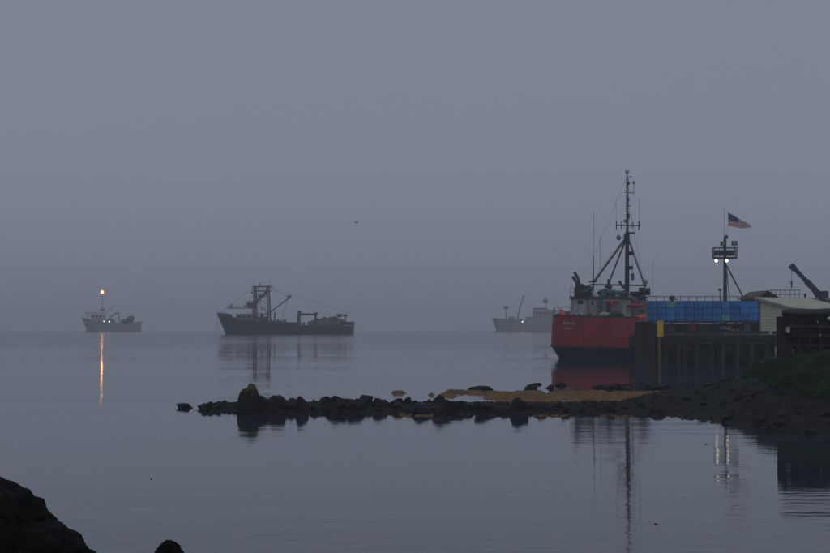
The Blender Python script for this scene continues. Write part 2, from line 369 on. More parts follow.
rockpx(745, 772, 368, 385, 69.5, label='dark boulder at the foot of the grassy slope', deep=0.6)
rockpx(655, 676, 379, 391, 80, label='dark boulder on the mud just below the yellow post')
# small rocks
def surf(u, D): return max(0.0, th(u, D))
cnt = 0
for k in range(205):
    u = random.uniform(204, 655) if k > 25 else random.uniform(201, 240)
    if u < 262: D = random.uniform(64.2, 67.5); sz_ = random.uniform(0.14, 0.26)
    else: D = random.triangular(61.6, 70.5, 64.0); sz_ = 0.13+0.34*random.random()**1.6
    if 455 < u: sz_ *= 0.66; D = random.triangular(61.4, 68, 63.5)
    kx = random.uniform(0.8, 1.5)
    rock(X(u, D), D, surf(u, D)+sz_*0.18, sz_*kx, sz_*random.uniform(0.7, 1.1), sz_*random.uniform(0.55, 0.95), random.uniform(0, 6.28), label=GL, group=GG, tilt=random.uniform(-.3, .3))
for k in range(30):
    u = random.uniform(586, 735); D = random.uniform(82, 88); sz_ = random.uniform(0.18, 0.36)
    rock(X(u, D), D, 0.04, sz_*1.5, sz_, sz_*0.6, random.uniform(0, 6.28), label='small dark rock in the water between the seaweed and the dock', group='rocks in the water before the dock')
for k in range(46):
    u = random.uniform(650, 835); D0, Dc, H, D2 = prof(u); D = random.uniform(D0+0.4, Dc+2); sz_ = random.uniform(0.10, 0.32)
    rock(X(u, D), D, surf(u, D)+sz_*0.1, sz_*1.3, sz_, sz_*0.7, random.uniform(0, 6.28), label='small brown stone on the muddy shore below the grass', group='stones on the muddy shore')
for (px, py, D, lb) in ((777, 389, 62, 'small pale stone on the mud below the grassy slope'), (811, 431.5, 52, 'small pale stone at the water edge near the right of the shore')):
    p = P(px, py, D); rock(p.x, D, surf(px, D)+0.05, 0.07, 0.06, 0.05, 0.3, rock_mesh('stone', 90, 2, m=M_pale), lb)
# pebble rubble
mb = MB()
for k in range(2600):
    u = random.uniform(205, 850); D0, Dc, H, D2 = prof(u); D = random.uniform(D0-0.3, min(D2, Dc+5)); z_ = th(u, D)
    if z_ < -0.06 or z_ > 1.3: continue
    r_ = random.uniform(0.03, 0.11); c = (X(u, D), D, z_+r_*0.3); i = len(mb.v)
    ring = [(c[0]+r_*1.2*math.cos(a+k)*random.uniform(.8, 1.3), c[1]+r_*math.sin(a+k), c[2]) for a in (0, 1.26, 2.51, 3.77, 5.03)]
    mb.v += ring+[(c[0], c[1], c[2]+r_*0.8)]
    for j in range(5): mb.f.append((i+j, i+(j+1) % 5, i+5))
mb.build('pebbles', M_rock, fix=False, kind='stuff', label='dark pebbles and rubble strewn over the spit and mud', category='pebbles')

# foreground boulders
def nearrock(px, py, D, r, seed, label, sz=1.0, rz=0.0, sy=1.0, peak=0, flat=0.8):
    p = P(px, py, D)
    o = rock(p.x, p.y, p.z, r, r*sy, r*sz, rz, rock_mesh('boulder', seed, 5, 7, M_near, 0.10, peak=peak, flat=flat), label); return o
M_near = mat('near_dark_rock', (0.011, 0.010, 0.009), 0.75, 0.5, 2.2, bump=0.06, col2=(0.003, 0.003, 0.0035), thr=(0.42, 0.7), spec=0.1)
nearrock(2, 540, 9.5, 0.32, 41, 'big dark boulder in the near left corner, highest one', 1.0, 0.4)
nearrock(-14, 560, 9.5, 0.46, 47, 'dark boulder half out of frame beneath the corner boulder', 1.0, 1.1)
nearrock(47, 567, 9.3, 0.27, 43, 'second dark boulder stepping down from the near left corner', 0.95, 0.2)
nearrock(86, 566, 9.4, 0.12, 44, 'small dark stone at the foot of the near boulders', 0.8)
nearrock(170, 557, 10.5, 0.11, 45, 'pointed dark stone poking up at the bottom edge of the photo', 1.0, 0.5, peak=0.5, flat=0.7)
for k in range(12):   # more of the same bank below the frame
    x_ = -9+k*1.35+random.uniform(-.3, .3); y_ = random.uniform(7.2, 8.4)
    rock(x_, y_, 0.85, 0.6, 0.5, 0.42, random.uniform(0, 6), label='dark shore boulder on the near bank below the viewpoint', group='boulders on the near bank')

# ------------------------------------------------------------------ seaweed mat
M_weed = mat('orange_rockweed', (0.21, 0.102, 0.020), 0.8, 0.4, 1.6, bump=0.05, col2=(0.055, 0.032, 0.012), thr=(0.3, 0.6))
mb = MB(); n_ = 0
for k in range(5200):
    u = random.uniform(392, 664); D = random.uniform(68.5, 82.8)
    hi = np.interp(u, [392, 440, 520, 600, 664], [79.5, 80.2, 80.8, 80.6, 79.5]); lo = np.interp(u, [392, 440, 480, 500, 664], [78.5, 76.5, 74, 71.5, 71.0])
    ww = noise.noise(Vector((X(u, D)*0.5, D*0.35, 5)))
    if D > hi+ww*2.4 or D < lo+ww*2.2: continue
    if u < 520 and ww < -0.08: continue
    if u < 480 and ww < 0.06+(480-u)*0.002: continue
    if noise.noise(Vector((X(u, D)*1.3, D*0.5, 9))) < -0.22: continue
    r_ = random.uniform(0.10, 0.30); z_ = max(0.01, 0.07+0.05*ww); i = len(mb.v); a0 = random.uniform(0, 6)
    c = (X(u, D), D); m_ = 6
    mb.v += [(c[0]+r_*1.4*random.uniform(.6, 1.2)*math.cos(a0+j*6.283/m_), c[1]+r_*math.sin(a0+j*6.283/m_)*random.uniform(.6, 1.2), -0.01) for j in range(m_)]
    mb.v.append((c[0], c[1], z_+random.uniform(0, 0.07)))
    for j in range(m_): mb.f.append((i+j, i+(j+1) % m_, i+m_))
mb.build('seaweed', M_weed, fix=False, smooth=True, kind='stuff', label='orange brown seaweed mat lying behind the rock spit', category='seaweed')
mb = MB()
for k in range(420):   # scattered strands on the near edge
    u = random.uniform(400, 655); D = CAMZ*F/(random.uniform(411, 416.5)-320)
    if noise.noise(Vector((u*0.03, 0, 3))) < 0.02: continue
    r_ = random.uniform(0.02, 0.05); i = len(mb.v); c = (X(u, D), D); 
    mb.v += [(c[0]-r_*2, c[1], 0.005), (c[0], c[1]-r_, 0.0), (c[0]+r_*2, c[1], 0.005), (c[0], c[1]+r_, 0.04)]
    mb.f += [(i, i+1, i+2, i+3)]
mb.build('seaweed', M_weed, fix=False, kind='stuff', label='thin strands of orange seaweed along the near edge of the spit', category='seaweed')
for px, py, wpx, lb in ((705, 444, 2.6, 'tiny dark kelp bit floating left of the lamp reflections'), (655, 523.5, 3.4, 'tiny kelp scrap floating low in the pool'), (152, 478.5, 1.8, 'tiny dark speck of kelp floating at left')):
    D = CAMZ*F/(py-320); s = F/D
    o = MB().blob((0, 0, 0), (wpx/s, wpx/s*1.2, 0.02), seed=px, n=10).build('kelp_scrap', M_rockweed, smooth=True); o.location = (X(px, D), D, 0.008); tag(o, lb, 'kelp')

# ------------------------------------------------------------------ grass
NB = 46000; vs = []; fs = []; cnt = 0
for k in range(NB):
    u = random.uniform(738, 905); D0, Dc, H, D2 = prof(u); D = random.uniform(D0+3.5, Dc+7)
    z_ = th(u, D); x_ = X(u, D)
    nv = noise.noise(Vector((x_*0.9, D*0.9, 3)))
    if z_ < 0.92+0.35*nv+max(0, (800-u)*0.006): continue
    hgt = random.uniform(0.10, 0.30)*(1+0.9*nv)+0.03; a = random.uniform(0, 6.283); wd = random.uniform(0.008, 0.018); ln = random.uniform(0.03, 0.2)
    i = len(vs); dx, dy = math.cos(a), math.sin(a); b2 = random.uniform(0, 6.283)
    vs += [(x_-dx*wd, D-dy*wd, z_-0.02), (x_+dx*wd, D+dy*wd, z_-0.02), (x_+dx*wd*0.7+ln*0.35*math.cos(b2), D+dy*wd*0.7+ln*0.35*math.sin(b2), z_+hgt*0.6), (x_+ln*math.cos(b2), D+ln*math.sin(b2), z_+hgt)]
    fs += [(i, i+1, i+2), (i, i+2, i+3)]
g = MB(); g.v = vs; g.f = fs
g.build('grass', mat('shore_grass', (0.046, 0.105, 0.028), 0.75, 0.6, 1.1, col2=(0.014, 0.028, 0.010), thr=(0.35, 0.65), spec=0.2), fix=False, kind='stuff', label='dark green grass growing on the bank at the right', category='grass')

# ------------------------------------------------------------------ generic ship hull (bow towards -x)
def ship_hull(root, st, m, zc=-0.9, name='hull', deck_drop=0.8, mdeck=None):
    """st: (x_top, x_wl, z_top, half_top, half_wl)"""
    rings = []
    for xt, xw, zt, ht, hw in st:
        r = []
        for z_, hb in ((zc, hw*0.55), (-0.35, hw*0.93), (0.0, hw), (zt*0.35, hw*0.65+ht*0.35), (zt*0.7, hw*0.25+ht*0.75), (zt, ht)):
            k = min(1, max(-0.2, z_/zt)); r.append((xw+(xt-xw)*k, hb, z_))
        rings.append([(a, -b_, c) for a, b_, c in reversed(r)]+r)
    mb = MB().loft(rings, close=False)
    n = len(rings[0]); last = (len(rings)-1)*n; mb.f.append(tuple(last+k for k in range(n)))
    h = mb.build(name, m, root)
    dk = MB()
    for xt, xw, zt, ht, hw in st:
        zz = zt-deck_drop; dk.v += [(xt+(xw-xt)*deck_drop/zt, -(ht*0.97), zz), (xt+(xw-xt)*deck_drop/zt, ht*0.97, zz)]
    for k in range(len(st)-1): dk.f.append((2*k, 2*k+1, 2*k+3, 2*k+2))
    dk.build('deck', mdeck or M_grey, root)
    for sgn in (-1, 1):
        c = MB()
        for k in range(len(st)-1):
            a, b_ = st[k], st[k+1]; c.beam((a[0], sgn*a[3], a[2]+0.02), (b_[0], sgn*b_[3], b_[2]+0.02), 0.16, 0.12)
        c.build('cap_rail', M_dark, root)
    return h
def rail(root, pts, h=1.0, m=None, r=0.03, levels=2, step=1.6, name='railing'):
    mb = MB()
    for a, b_ in zip(pts[:-1], pts[1:]):
        a = Vector(a); b_ = Vector(b_); n = max(1, int((b_-a).length/step))
        for k in range(n+1):
            p = a.lerp(b_, k/n); mb.tube(p, p+Vector((0, 0, h)), r, n=6)
        for l in range(levels):
            z_ = Vector((0, 0, h*(l+1)/levels)); mb.tube(a+z_, b_+z_, r, n=6)
    return mb.build(name, m or M_grey, root)

# ================================================================== middle dark fishing vessel
D = 414.0; s = F/D
root = thing('fishing_vessel', 'dark navy fishing vessel at anchor in the middle distance, gantry mast forward', 'fishing boat', (X(216.9, D), D, 0), R(-4))
st = [(0.0, 2.3, 5.4, 0.10, 0.02), (1.2, 3.1, 5.2, 1.4, 0.5), (3.3, 4.6, 5.0, 2.7, 1.6), (3.4, 4.7, 4.35, 2.8, 1.65), (6.0, 6.8, 3.9, 3.6, 2.8), (9.0, 9.2, 3.4, 4.0, 3.6), (15, 15, 3.0, 4.2, 4.0),
      (21.2, 21.2, 2.9, 4.2, 4.0), (21.3, 21.3, 2.2, 4.2, 4.0), (28, 28, 2.1, 4.2, 4.0), (32.4, 32.4, 2.2, 4.0, 3.6), (32.5, 32.5, 3.0, 4.0, 3.6), (35.2, 34.9, 3.1, 3.6, 3.0)]
ship_hull(root, st, M_navy, deck_drop=0.9)
T('guard_rail', (4, -3.35, 2.0), (20, -4.25, 1.6), 0.10, M_dark, root)
rail(root, [(0.4, -0.4, 5.3), (3.3, -2.6, 5.0)], 0.35, M_dark)
T('anchor_chain', (0.15, -0.1, 4.8), (0.3, -0.6, -0.1), 0.035, M_dark, root)
# forward pilothouse, low, with an overhanging top deck carried forward
hs_ = B('pilothouse', (7.6, 0, 4.0), (4.4, 4.6, 2.4), M_grey, root)
for k in range(4): B('window', (5.38, -1.65+k*1.1, 4.5), (0.06, 0.8, 0.6), M_glass, hs_)
for k in range(3): B('window', (6.2+k*1.3, -2.32, 4.5), (0.8, 0.06, 0.6), M_glass, hs_)
for k in range(2):
    for y_ in (-2.7, 2.7): T('deck_post', (8.6+k*1.2, y_, 3.2), (8.6+k*1.2, y_, 6.2), 0.06, M_dark, root)
B('top_deck', (6.2, 0, 6.55), (6.6, 4.4, 0.22), M_white, root)
MB().beam((2.9, -0.2, 6.9), (8.4, -0.2, 6.6), 0.35).build('boom', M_white, root)
B('searchlight', (3.9, -0.6, 7.4), (0.45, 0.45, 0.5), M_dark, root); T('searchlight_stalk', (3.9, -0.6, 6.6), (3.9, -0.6, 7.4), 0.06, M_dark, root)
rail(root, [(3.2, -2.1, 6.66), (8.0, -2.1, 6.66)], 0.7, M_white)
B('flying_bridge', (8.9, 0, 7.35), (1.7, 3.2, 1.5), M_dark, root)
B('flying_bridge_roof', (8.7, 0, 8.35), (2.2, 3.6, 0.12), M_grey, root)
T('whip_antenna', (7.0, 0.5, 6.6), (9.6, 0.5, 10.4), 0.04, M_grey, root)
for y_ in (-1.9, 1.9):
    T('gantry_leg', (9.9, y_, 3.0), (9.9, y_*0.8, 12.0), 0.26, M_dark, root, 0.2)
    T('gantry_leg', (13.6, y_, 3.0), (13.2, y_*0.8, 12.2), 0.22, M_dark, root, 0.18)
    T('gantry_brace', (10.1, y_*0.85, 8.0), (13.1, y_*0.8, 11.0), 0.18, M_dark, root)
    T('gantry_brace', (13.1, y_, 5.5), (10.0, y_*0.9, 8.6), 0.05, M_dark, root)
T('gantry_brace', (9.9, -1.6, 9.6), (13.2, 1.6, 9.6), 0.07, M_dark, root)
cn = MB()
for y_ in (-1.7, 1.7):
    cn.beam((9.4, y_, 12.1), (14.2, y_, 12.2), 0.26); cn.beam((9.4, y_, 11.0), (14.0, y_, 11.0), 0.2)
    for k in range(6): cn.tube((9.5+k*0.88, y_, 11.0), (9.5+k*0.88, y_, 12.2), 0.05, n=6)
for k in range(5): cn.beam((9.6+k*1.1, -1.7, 11.0), (9.6+k*1.1, 1.7, 11.0), 0.16)
cn.build('crows_nest', M_dark, root)
B('radar', (11.2, 0, 12.9), (0.3, 2.4, 0.22), M_white, root); T('radar_stalk', (11.2, 0, 12.1), (11.2, 0, 12.9), 0.1, M_dark, root)
T('antenna', (13.6, 0, 12.2), (13.6, 0, 14.4), 0.04, M_dark, root); T('antenna', (9.7, 0, 12.2), (9.6, 0, 14.0), 0.04, M_dark, root)
B('deck_floodlight', (9.2, -1.2, 10.6), (0.4, 0.6, 0.4), M_dark, root)
T('boom', (13.4, -0.2, 5.2), (18.7, -0.4, 9.3), 0.15, M_dark, root, 0.13)
for k in range(4):
    z0 = 3.6+k*1.9; T('lattice_bar', (9.95, -1.75, z0), (13.45, -1.72, z0+1.5), 0.045, M_dark, root, n=5); T('lattice_bar', (13.45, 1.75, z0), (9.95, 1.72, z0+1.5), 0.045, M_dark, root, n=5)
for k in range(5):
    T('hanging_line', (10.3+k*0.7, -1.6, 11.0), (10.0+k*0.95, -1.4, 4.0+0.5*(k % 3)), 0.025, M_dark, root, n=5)
for k, (xx, zz_, sz3) in enumerate(((10.6, 4.2, 1.0), (11.8, 4.8, 0.9), (8.9, 4.2, 1.0), (12.9, 4.0, 1.1), (7.4, 7.2, 0.6), (11.0, 9.9, 0.7), (12.6, 10.6, 0.6), (24.0, 2.7, 1.0), (22.6, 2.6, 0.8), (32.0, 3.4, 1.0))):
    MB().blob((xx, -0.9+0.3*(k % 3), zz_), (sz3*1.1, sz3, sz3), k+40, 9, amp=0.35).build('deck_gear', M_dark if k % 3 else M_grey, root)
T('exhaust_stack', (14.8, 1.0, 2.6), (14.8, 1.0, 5.6), 0.2, M_dark, root)
B('power_block', (18.8, -0.4, 9.5), (0.8, 0.6, 0.8), M_dark, root)
T('stay', (13.3, 0, 12.0), (18.6, -0.4, 9.6), 0.04, M_dark, root, n=5); T('stay', (18.5, -0.4, 9.0), (16.6, -1.0, 3.1), 0.05, M_dark, root, n=5)
T('stay', (9.6, 0, 12.0), (3.2, 0, 7.2), 0.03, M_dark, root, n=5); T('stay', (9.6, 0, 12.0), (0.6, 0, 5.3), 0.03, M_dark, root, n=5); T('stay', (13.3, 0, 12.2), (34.8, 0, 5.2), 0.025, M_dark, root, n=5)
T('crossbeam', (9.9, -1.8, 5.4), (13.5, -1.8, 5.1), 0.09, M_dark, root)
MB().blob((12.2, -0.5, 3.6), (2.4, 2.6, 1.8), 3).blob((14.3, -1.0, 3.1), (1.2, 1.4, 0.9), 4).build('winch', M_dark, root)
for k in range(4): MB().blob((15.2+k*0.9, -2.2, 3.2), (0.9, 1.3, 0.9+0.3*(k % 2)), 10+k).build('deck_gear', [M_grey, M_dark][k % 2], root)
ah = MB()
ah.beam((21.4, -1.8, 2.0), (21.5, -1.8, 5.3), 0.75); ah.beam((25.8, -1.8, 3.4), (25.7, -1.8, 5.1), 0.6); ah.beam((21.2, -1.8, 5.05), (26.0, -1.8, 5.0), 0.55)
ah.build('deck_crane', M_dark, root)
B('crane_knuckle', (21.6, -1.8, 5.6), (0.8, 0.7, 0.6), M_dark, root); B('crane_tip', (25.9, -1.8, 5.2), (0.7, 0.6, 0.7), M_dark, root)
nb_ = MB(); rn = random.Random(5)
for k in range(46):
    t_ = rn.random(); xx = 24.4+8.2*t_; top = np.interp(xx, [24.4, 26, 28, 30, 31.3, 32.6], [3.3, 4.2, 4.4, 4.7, 5.4, 4.0])
    nb_.blob((xx, rn.uniform(-2.2, 2.2), rn.uniform(2.2, top-0.35)), (rn.uniform(.9, 2.0), rn.uniform(.9, 1.8), rn.uniform(.6, 1.1)), k, 9, amp=0.35)
nb_.blob((28.4, 0, 2.3), (9.4, 5.6, 3.2), 3, 16, amp=0.12)
nb_.build('net_pile', M_net, root, smooth=True)
B('skiff_stripe', (34.0, -3.83, 2.2), (2.2, 0.1, 0.22), M_white, root, rot=R(8))
T('stern_post', (33.3, -0.8, 2.4), (33.3, -0.8, 4.7), 0.14, M_dark, root); B('stern_light', (33.3, -0.8, 4.8), (0.9, 0.4, 0.5), M_dark, root)

# ================================================================== left boat with the orange lamp
D = 646.0; s = F/D
root = thing('fishing_vessel', 'small pale hazy fishing boat at far left with orange masthead lamp lit', 'fishing boat', (X(81.4, D), D, 0), R(-3))
st = [(0.0, 2.2, 4.6, 0.08, 0.02), (1.2, 3.0, 4.2, 1.2, 0.5), (3.0, 4.2, 3.6, 2.2, 1.3), (6.0, 6.4, 3.0, 2.9, 2.3), (12, 12, 2.5, 3.1, 2.9), (18, 18, 2.3, 3.1, 2.9), (22, 22, 2.5, 2.9, 2.6), (24, 23.6, 2.9, 2.6, 2.2)]
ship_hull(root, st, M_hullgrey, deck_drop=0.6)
hs_ = B('wheelhouse', (6.8, 0, 4.4), (5.0, 3.4, 2.9), M_white, root)
for k in range(3): B('window', (5.2+k*1.4, -1.73, 5.1), (0.9, 0.06, 0.7), M_glass, hs_)
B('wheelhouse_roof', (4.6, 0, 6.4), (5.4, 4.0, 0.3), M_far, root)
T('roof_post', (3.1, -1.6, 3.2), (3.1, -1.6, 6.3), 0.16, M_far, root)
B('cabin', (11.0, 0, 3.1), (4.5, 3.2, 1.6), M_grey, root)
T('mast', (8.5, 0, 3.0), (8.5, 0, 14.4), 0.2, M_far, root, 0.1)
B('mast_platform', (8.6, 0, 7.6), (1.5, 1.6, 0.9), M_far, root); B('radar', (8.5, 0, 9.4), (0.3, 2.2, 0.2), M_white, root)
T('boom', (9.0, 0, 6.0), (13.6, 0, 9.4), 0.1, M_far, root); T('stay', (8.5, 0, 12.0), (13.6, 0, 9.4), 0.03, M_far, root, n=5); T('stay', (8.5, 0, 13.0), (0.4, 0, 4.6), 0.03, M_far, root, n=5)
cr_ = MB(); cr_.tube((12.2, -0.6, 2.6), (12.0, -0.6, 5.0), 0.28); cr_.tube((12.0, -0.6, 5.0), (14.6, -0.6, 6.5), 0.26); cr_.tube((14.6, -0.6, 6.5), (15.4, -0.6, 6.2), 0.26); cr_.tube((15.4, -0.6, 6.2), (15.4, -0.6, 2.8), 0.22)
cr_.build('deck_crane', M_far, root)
MB().blob((17.4, 0, 2.9), (3.0, 3.6, 2.2), 30, 12).blob((19.6, 0, 3.3), (2.6, 3.6, 3.0), 31, 12).blob((20.7, 0, 4.3), (1.4, 2, 2.0), 32, 12).build('net_pile', M_net, root, smooth=True)
lp = thing('masthead_lamp', '', '', (0, 0, 0)); del lp['label']; del lp['category']; bpy.data.objects.remove(lp)
ml = MB().blob((8.5, 0, 14.75), (1.9, 1.0, 1.9), 0, 16, amp=0).build('lamp_halo', mat('halo_glow_orange', (1.0, 0.40, 0.16), 0.5, 0, emit=0.50), root, smooth=True)  # glowing disc added behind the lamp to stand for its halo in fog
MB().blob((8.5, -0.62, 14.75), (0.75, 0.5, 0.75), 0, 14, amp=0).build('lamp_core', M_lampO, ml, smooth=True)
MB().blob((11.8, -1.75, 2.95), (0.45, 0.3, 0.4), 0, 10, amp=0).build('deck_lamp', M_lampS, root, smooth=True)
MB().blob((9.6, -1.75, 3.05), (0.3, 0.3, 0.3), 0, 10, amp=0).build('deck_lamp', M_lampS, root, smooth=True)

# ================================================================== faint vessel behind the red one
root = thing('fishing_vessel', 'faint pale fishing vessel in the fog behind the red stern', 'fishing boat', (X(492, D), D, 0), R(3))
st = [(0.0, 1.6, 4.3, 0.1, 0.02), (1.4, 2.6, 4.2, 1.5, 0.8), (4, 4.6, 4.0, 2.8, 1.9), (9, 9, 3.8, 3.5, 3.1), (14.2, 14.2, 3.7, 3.6, 3.3), (14.3, 14.3, 4.7, 3.6, 3.3), (22, 22, 4.7, 3.6, 3.3), (30, 30, 4.4, 3.4, 3.0), (33, 32.5, 4.5, 3.0, 2.6)]
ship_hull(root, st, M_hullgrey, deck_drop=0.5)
B('rub_strake', (13, -3.62, 1.2), (10, 0.1, 0.2), M_hullgrey, root)
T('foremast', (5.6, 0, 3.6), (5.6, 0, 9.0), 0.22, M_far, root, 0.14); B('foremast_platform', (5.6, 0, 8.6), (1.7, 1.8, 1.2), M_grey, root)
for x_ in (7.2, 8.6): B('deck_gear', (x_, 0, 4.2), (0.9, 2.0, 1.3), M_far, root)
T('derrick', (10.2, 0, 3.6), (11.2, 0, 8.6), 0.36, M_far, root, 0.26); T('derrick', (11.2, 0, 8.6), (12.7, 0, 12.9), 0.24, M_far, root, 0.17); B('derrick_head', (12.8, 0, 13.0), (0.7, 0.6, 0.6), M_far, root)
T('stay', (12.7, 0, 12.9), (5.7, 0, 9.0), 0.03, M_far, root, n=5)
hs_ = B('deckhouse', (21.0, 0, 6.0), (9.0, 5.2, 2.8), M_hullgrey, root)
for k in range(5): B('window', (17.6+k*1.6, -2.62, 6.4), (0.9, 0.06, 0.7), M_glass, hs_)
B('bridge_roof', (19.4, 0, 8.0), (5.2, 5.4, 0.9), M_grey, root)
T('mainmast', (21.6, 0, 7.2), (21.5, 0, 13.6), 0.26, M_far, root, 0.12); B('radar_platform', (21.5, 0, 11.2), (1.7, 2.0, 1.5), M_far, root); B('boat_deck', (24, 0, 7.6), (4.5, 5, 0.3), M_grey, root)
MB().blob((11.8, -3.7, 2.9), (0.34, 0.3, 0.34), 0, 10, amp=0).build('deck_lamp', M_lampS, root, smooth=True)

# ================================================================== red vessel, stern towards us
D = 148.5; s = F/D
YAW = R(-6)
ROOT = Vector((X(595.5, D), D, 0))
red = thing('fishing_vessel', 'red steel fishing vessel moored stern-on at the dock, tall mast and grey deckhouse', 'fishing boat', ROOT, YAW)
Mi = Matrix.Rotation(-YAW, 3, 'Z')
def Lp(px, py, DD):            # photo pixel at depth DD -> red vessel local
    return Mi @ (P(px, py, DD)-ROOT)
STD = 2.0
def outline(hb, ys, yb, z, n=9, rad=1.0):
    """plan outline: rounded stern at y=ys, tapering bow at y=yb"""
    pts = []
    for k in range(n):
        a = math.pi/2*k/(n-1); pts.append((-hb+rad*(1-math.cos(a)) if False else -hb+rad-rad*math.cos(math.pi/2-a) , ys+rad-rad*math.sin(math.pi/2-a) , z))
    pts = [(-hb*f, ys+STD*(1-(1-f**3)**(1/3)), z) for f in (1.0, 0.995, 0.975, 0.94, 0.88, 0.78, 0.62, 0.42, 0.2)]   # left side -> stern
    right = [(-x_, y_, z) for x_, y_, _ in reversed(pts)]
    mid = [(0.0, ys, z)]
    L_ = yb-ys; bow = []
    for t_, f in ((0.45, 1.0), (0.65, 0.93), (0.8, 0.74), (0.92, 0.42), (0.98, 0.16)): bow.append((hb*f, ys+L_*t_, z))
    tip = [(0.0, yb, z)]
    return pts+mid+right+bow+tip+[(-x_, y_, z) for x_, y_, _ in reversed(bow)]
HW = 4.08
def sheer(ring):  # lift towards the bow
    return [(a, b_, c-0.024*a+0.9*max(0, (b_-6)/18)**2*(c/3.9)) for a, b_, c in ring]
lev = [(3.3, 2.2, 19.5, -0.55, 1.2), (3.45, 1.1, 20.5, 0.0, 1.15), (4.12, 0.05, 21.8, 1.08, 1.0)]
MB().loft([sheer(outline(*q[:3], q[3], rad=q[4])) for q in lev], caps=(True, False)).build('lower_hull', M_black, red)
lev2 = [(4.12, 0.05, 21.8, 1.08, 1.0), (4.10, 0.0, 22.2, 2.0, 0.95), (4.05, 0.02, 22.6, 3.0, 0.9), (3.95, 0.05, 23.0, 3.92, 0.85)]
MB().loft([sheer(outline(*q[:3], q[3], rad=q[4])) for q in lev2]).build('upper_hull', M_red, red)
def rub(z, hb, ys, yb, rad, name, m, w_=0.12):
    pts = sheer(outline(hb+0.03, ys-0.03, yb+0.03, z, rad=rad)); c = MB()
    for a, b_ in zip(pts, pts[1:]+pts[:1]): c.beam(a, b_, w_, w_)
    return c.build(name, m, red)
rub(1.10, 4.12, 0.05, 21.8, 1.0, 'guard_rail', M_black, 0.16)
rub(3.93, 3.95, 0.05, 23.0, 0.85, 'bulwark_cap', M_redgear if False else M_dark, 0.10)
rub(3.45, 4.0, 0.03, 22.8, 0.87, 'rub_strake', M_red, 0.09)
MB().prism(outline(3.93, 0.1, 22.9, 2.95, rad=0.85), (0, 0, 0.05)).build('deck', M_grey, red)
# streaks of plating: vertical weld frames on the stern
for k in range(5):
    x_ = -3.0+k*1.5; T('scupper', (x_, 2.0*(1-(1-abs(x_/4.07)**3)**(1/3))-0.03, 2.72), (x_, 2.0*(1-(1-abs(x_/4.07)**3)**(1/3))+0.2, 2.72), 0.07, M_black, red)
# name and hailing port on the stern
def text(body, size, loc, m, parent, name='lettering', rz=0):
    cu = bpy.data.curves.new(name, 'FONT'); cu.body = body; cu.size = size; cu.extrude = 0.006; cu.align_x = 'CENTER'; cu.offset = 0.012
    o = bpy.data.objects.new(name, cu); COL.objects.link(o)
    dg = bpy.context.evaluated_depsgraph_get(); me = bpy.data.meshes.new_from_object(o.evaluated_get(dg)); bpy.data.objects.remove(o)
    me.materials.append(m); me.name = name; o = bpy.data.objects.new(name, me); COL.objects.link(o); o.parent = parent
    o.location = loc; o.rotation_euler = (R(90), 0, rz); return o
q = Lp(568.5, 324.6, 148.2); text('AMAIE', 0.42, (q.x, 0.17, q.z), M_white, red, rz=R(-12))
q = Lp(568.0, 329.2, 148.2); text('SITKA', 0.22, (q.x, 0.16, q.z), mat('faded_lettering', (0.42, 0.28, 0.28), 0.6), red, rz=R(-12))
# stern railing left
a_ = Lp(553.5, 316.5, 149); ra = (a_.x, 0.5, 3.93); rail(red, [(-3.85, 4.0, 3.95), (-3.83, 1.7, 3.95), (-3.3, 0.75, 3.95), (-2.3, 0.3, 3.95)], 0.85, M_white, 0.028, 2, 0.7)
B('life_ring_post', (-3.84, 1.5, 4.35), (0.12, 0.12, 0.9), M_white, red)
for k, (px, py, r_) in enumerate(((561.8, 313.4, 0.22), (564.2, 314.9, 0.20), (561.3, 310.4, 0.13))):
    q = Lp(px, py, 149.4); MB().blob((q.x, q.y, q.z), (r_*2*.9, r_*1.8, r_*2.1), k, 12, amp=0.05).build('mooring_buoy', M_orange, red, smooth=True)
# deckhouse
DH = 151.0
def boxpx(name, x0, x1, y0, y1, D0, dep, m, par=red, **k):
    """a box in the red vessel's frame: photo extent x0..x1, y0 (top)..y1 at depth D0, dep metres deep"""
    yl = D0-148.5                      # the face lies in the hull's own cross plane
    def on(px, py):
        c0 = Lp(px, py, 140.0); c1 = Lp(px, py, 160.0); t_ = (yl-c0.y)/(c1.y-c0.y); return c0.lerp(c1, t_)
    a = on(x0, y1); b_ = on(x1, y0)
    return B(name, ((a.x+b_.x)/2, yl+dep/2, (a.z+b_.z)/2), (b_.x-a.x, dep, b_.z-a.z), m, par, **k)
hs_ = boxpx('deckhouse', 570.5, 626, 297.5, 322, DH, 7.0, M_white)
boxpx('boat_deck', 569.5, 628, 296.3, 298.4, DH-0.35, 7.8, M_dark)
boxpx('window', 577.8, 583.0, 300.8, 304.0, DH-0.04, 0.06, M_glass, hs_)
boxpx('window', 591.3, 593.4, 301.3, 305.0, DH-0.04, 0.06, M_glass, hs_)
boxpx('door', 596.5, 601.5, 301, 315.5, DH-0.05, 0.08, M_grey, hs_)
boxpx('window', 614.5, 618.5, 301, 304, DH-0.04, 0.06, M_glass, hs_)
for px in (588, 607, 621): 
    q = Lp(px, 298.5, DH-0.03); T('house_stiffener', (q.x, q.y, q.z), (q.x, q.y, 3.4), 0.035, M_grey, hs_, n=6)
ah = boxpx('aft_companionway', 603, 622, 299.5, 318, DH-1.0, 1.0, M_grey)
boxpx('doorway', 606, 611, 303, 317, DH-1.05, 0.08, M_dark, ah)
for (x0, x1, y0, y1) in ((606.5, 610.0, 299.5, 302.5), (609.5, 613.5, 302.5, 305.5), (613.5, 618.5, 300.2, 302.2)):
    q0 = Lp((x0+x1)/2, (y0+y1)/2, DH-1.4); MB().blob(tuple(q0), ((x1-x0)/s*1.1, 0.35, (y1-y0)/s*1.1), x0, 12, amp=0.12).build('life_ring_cover', M_redgear, red, smooth=True)
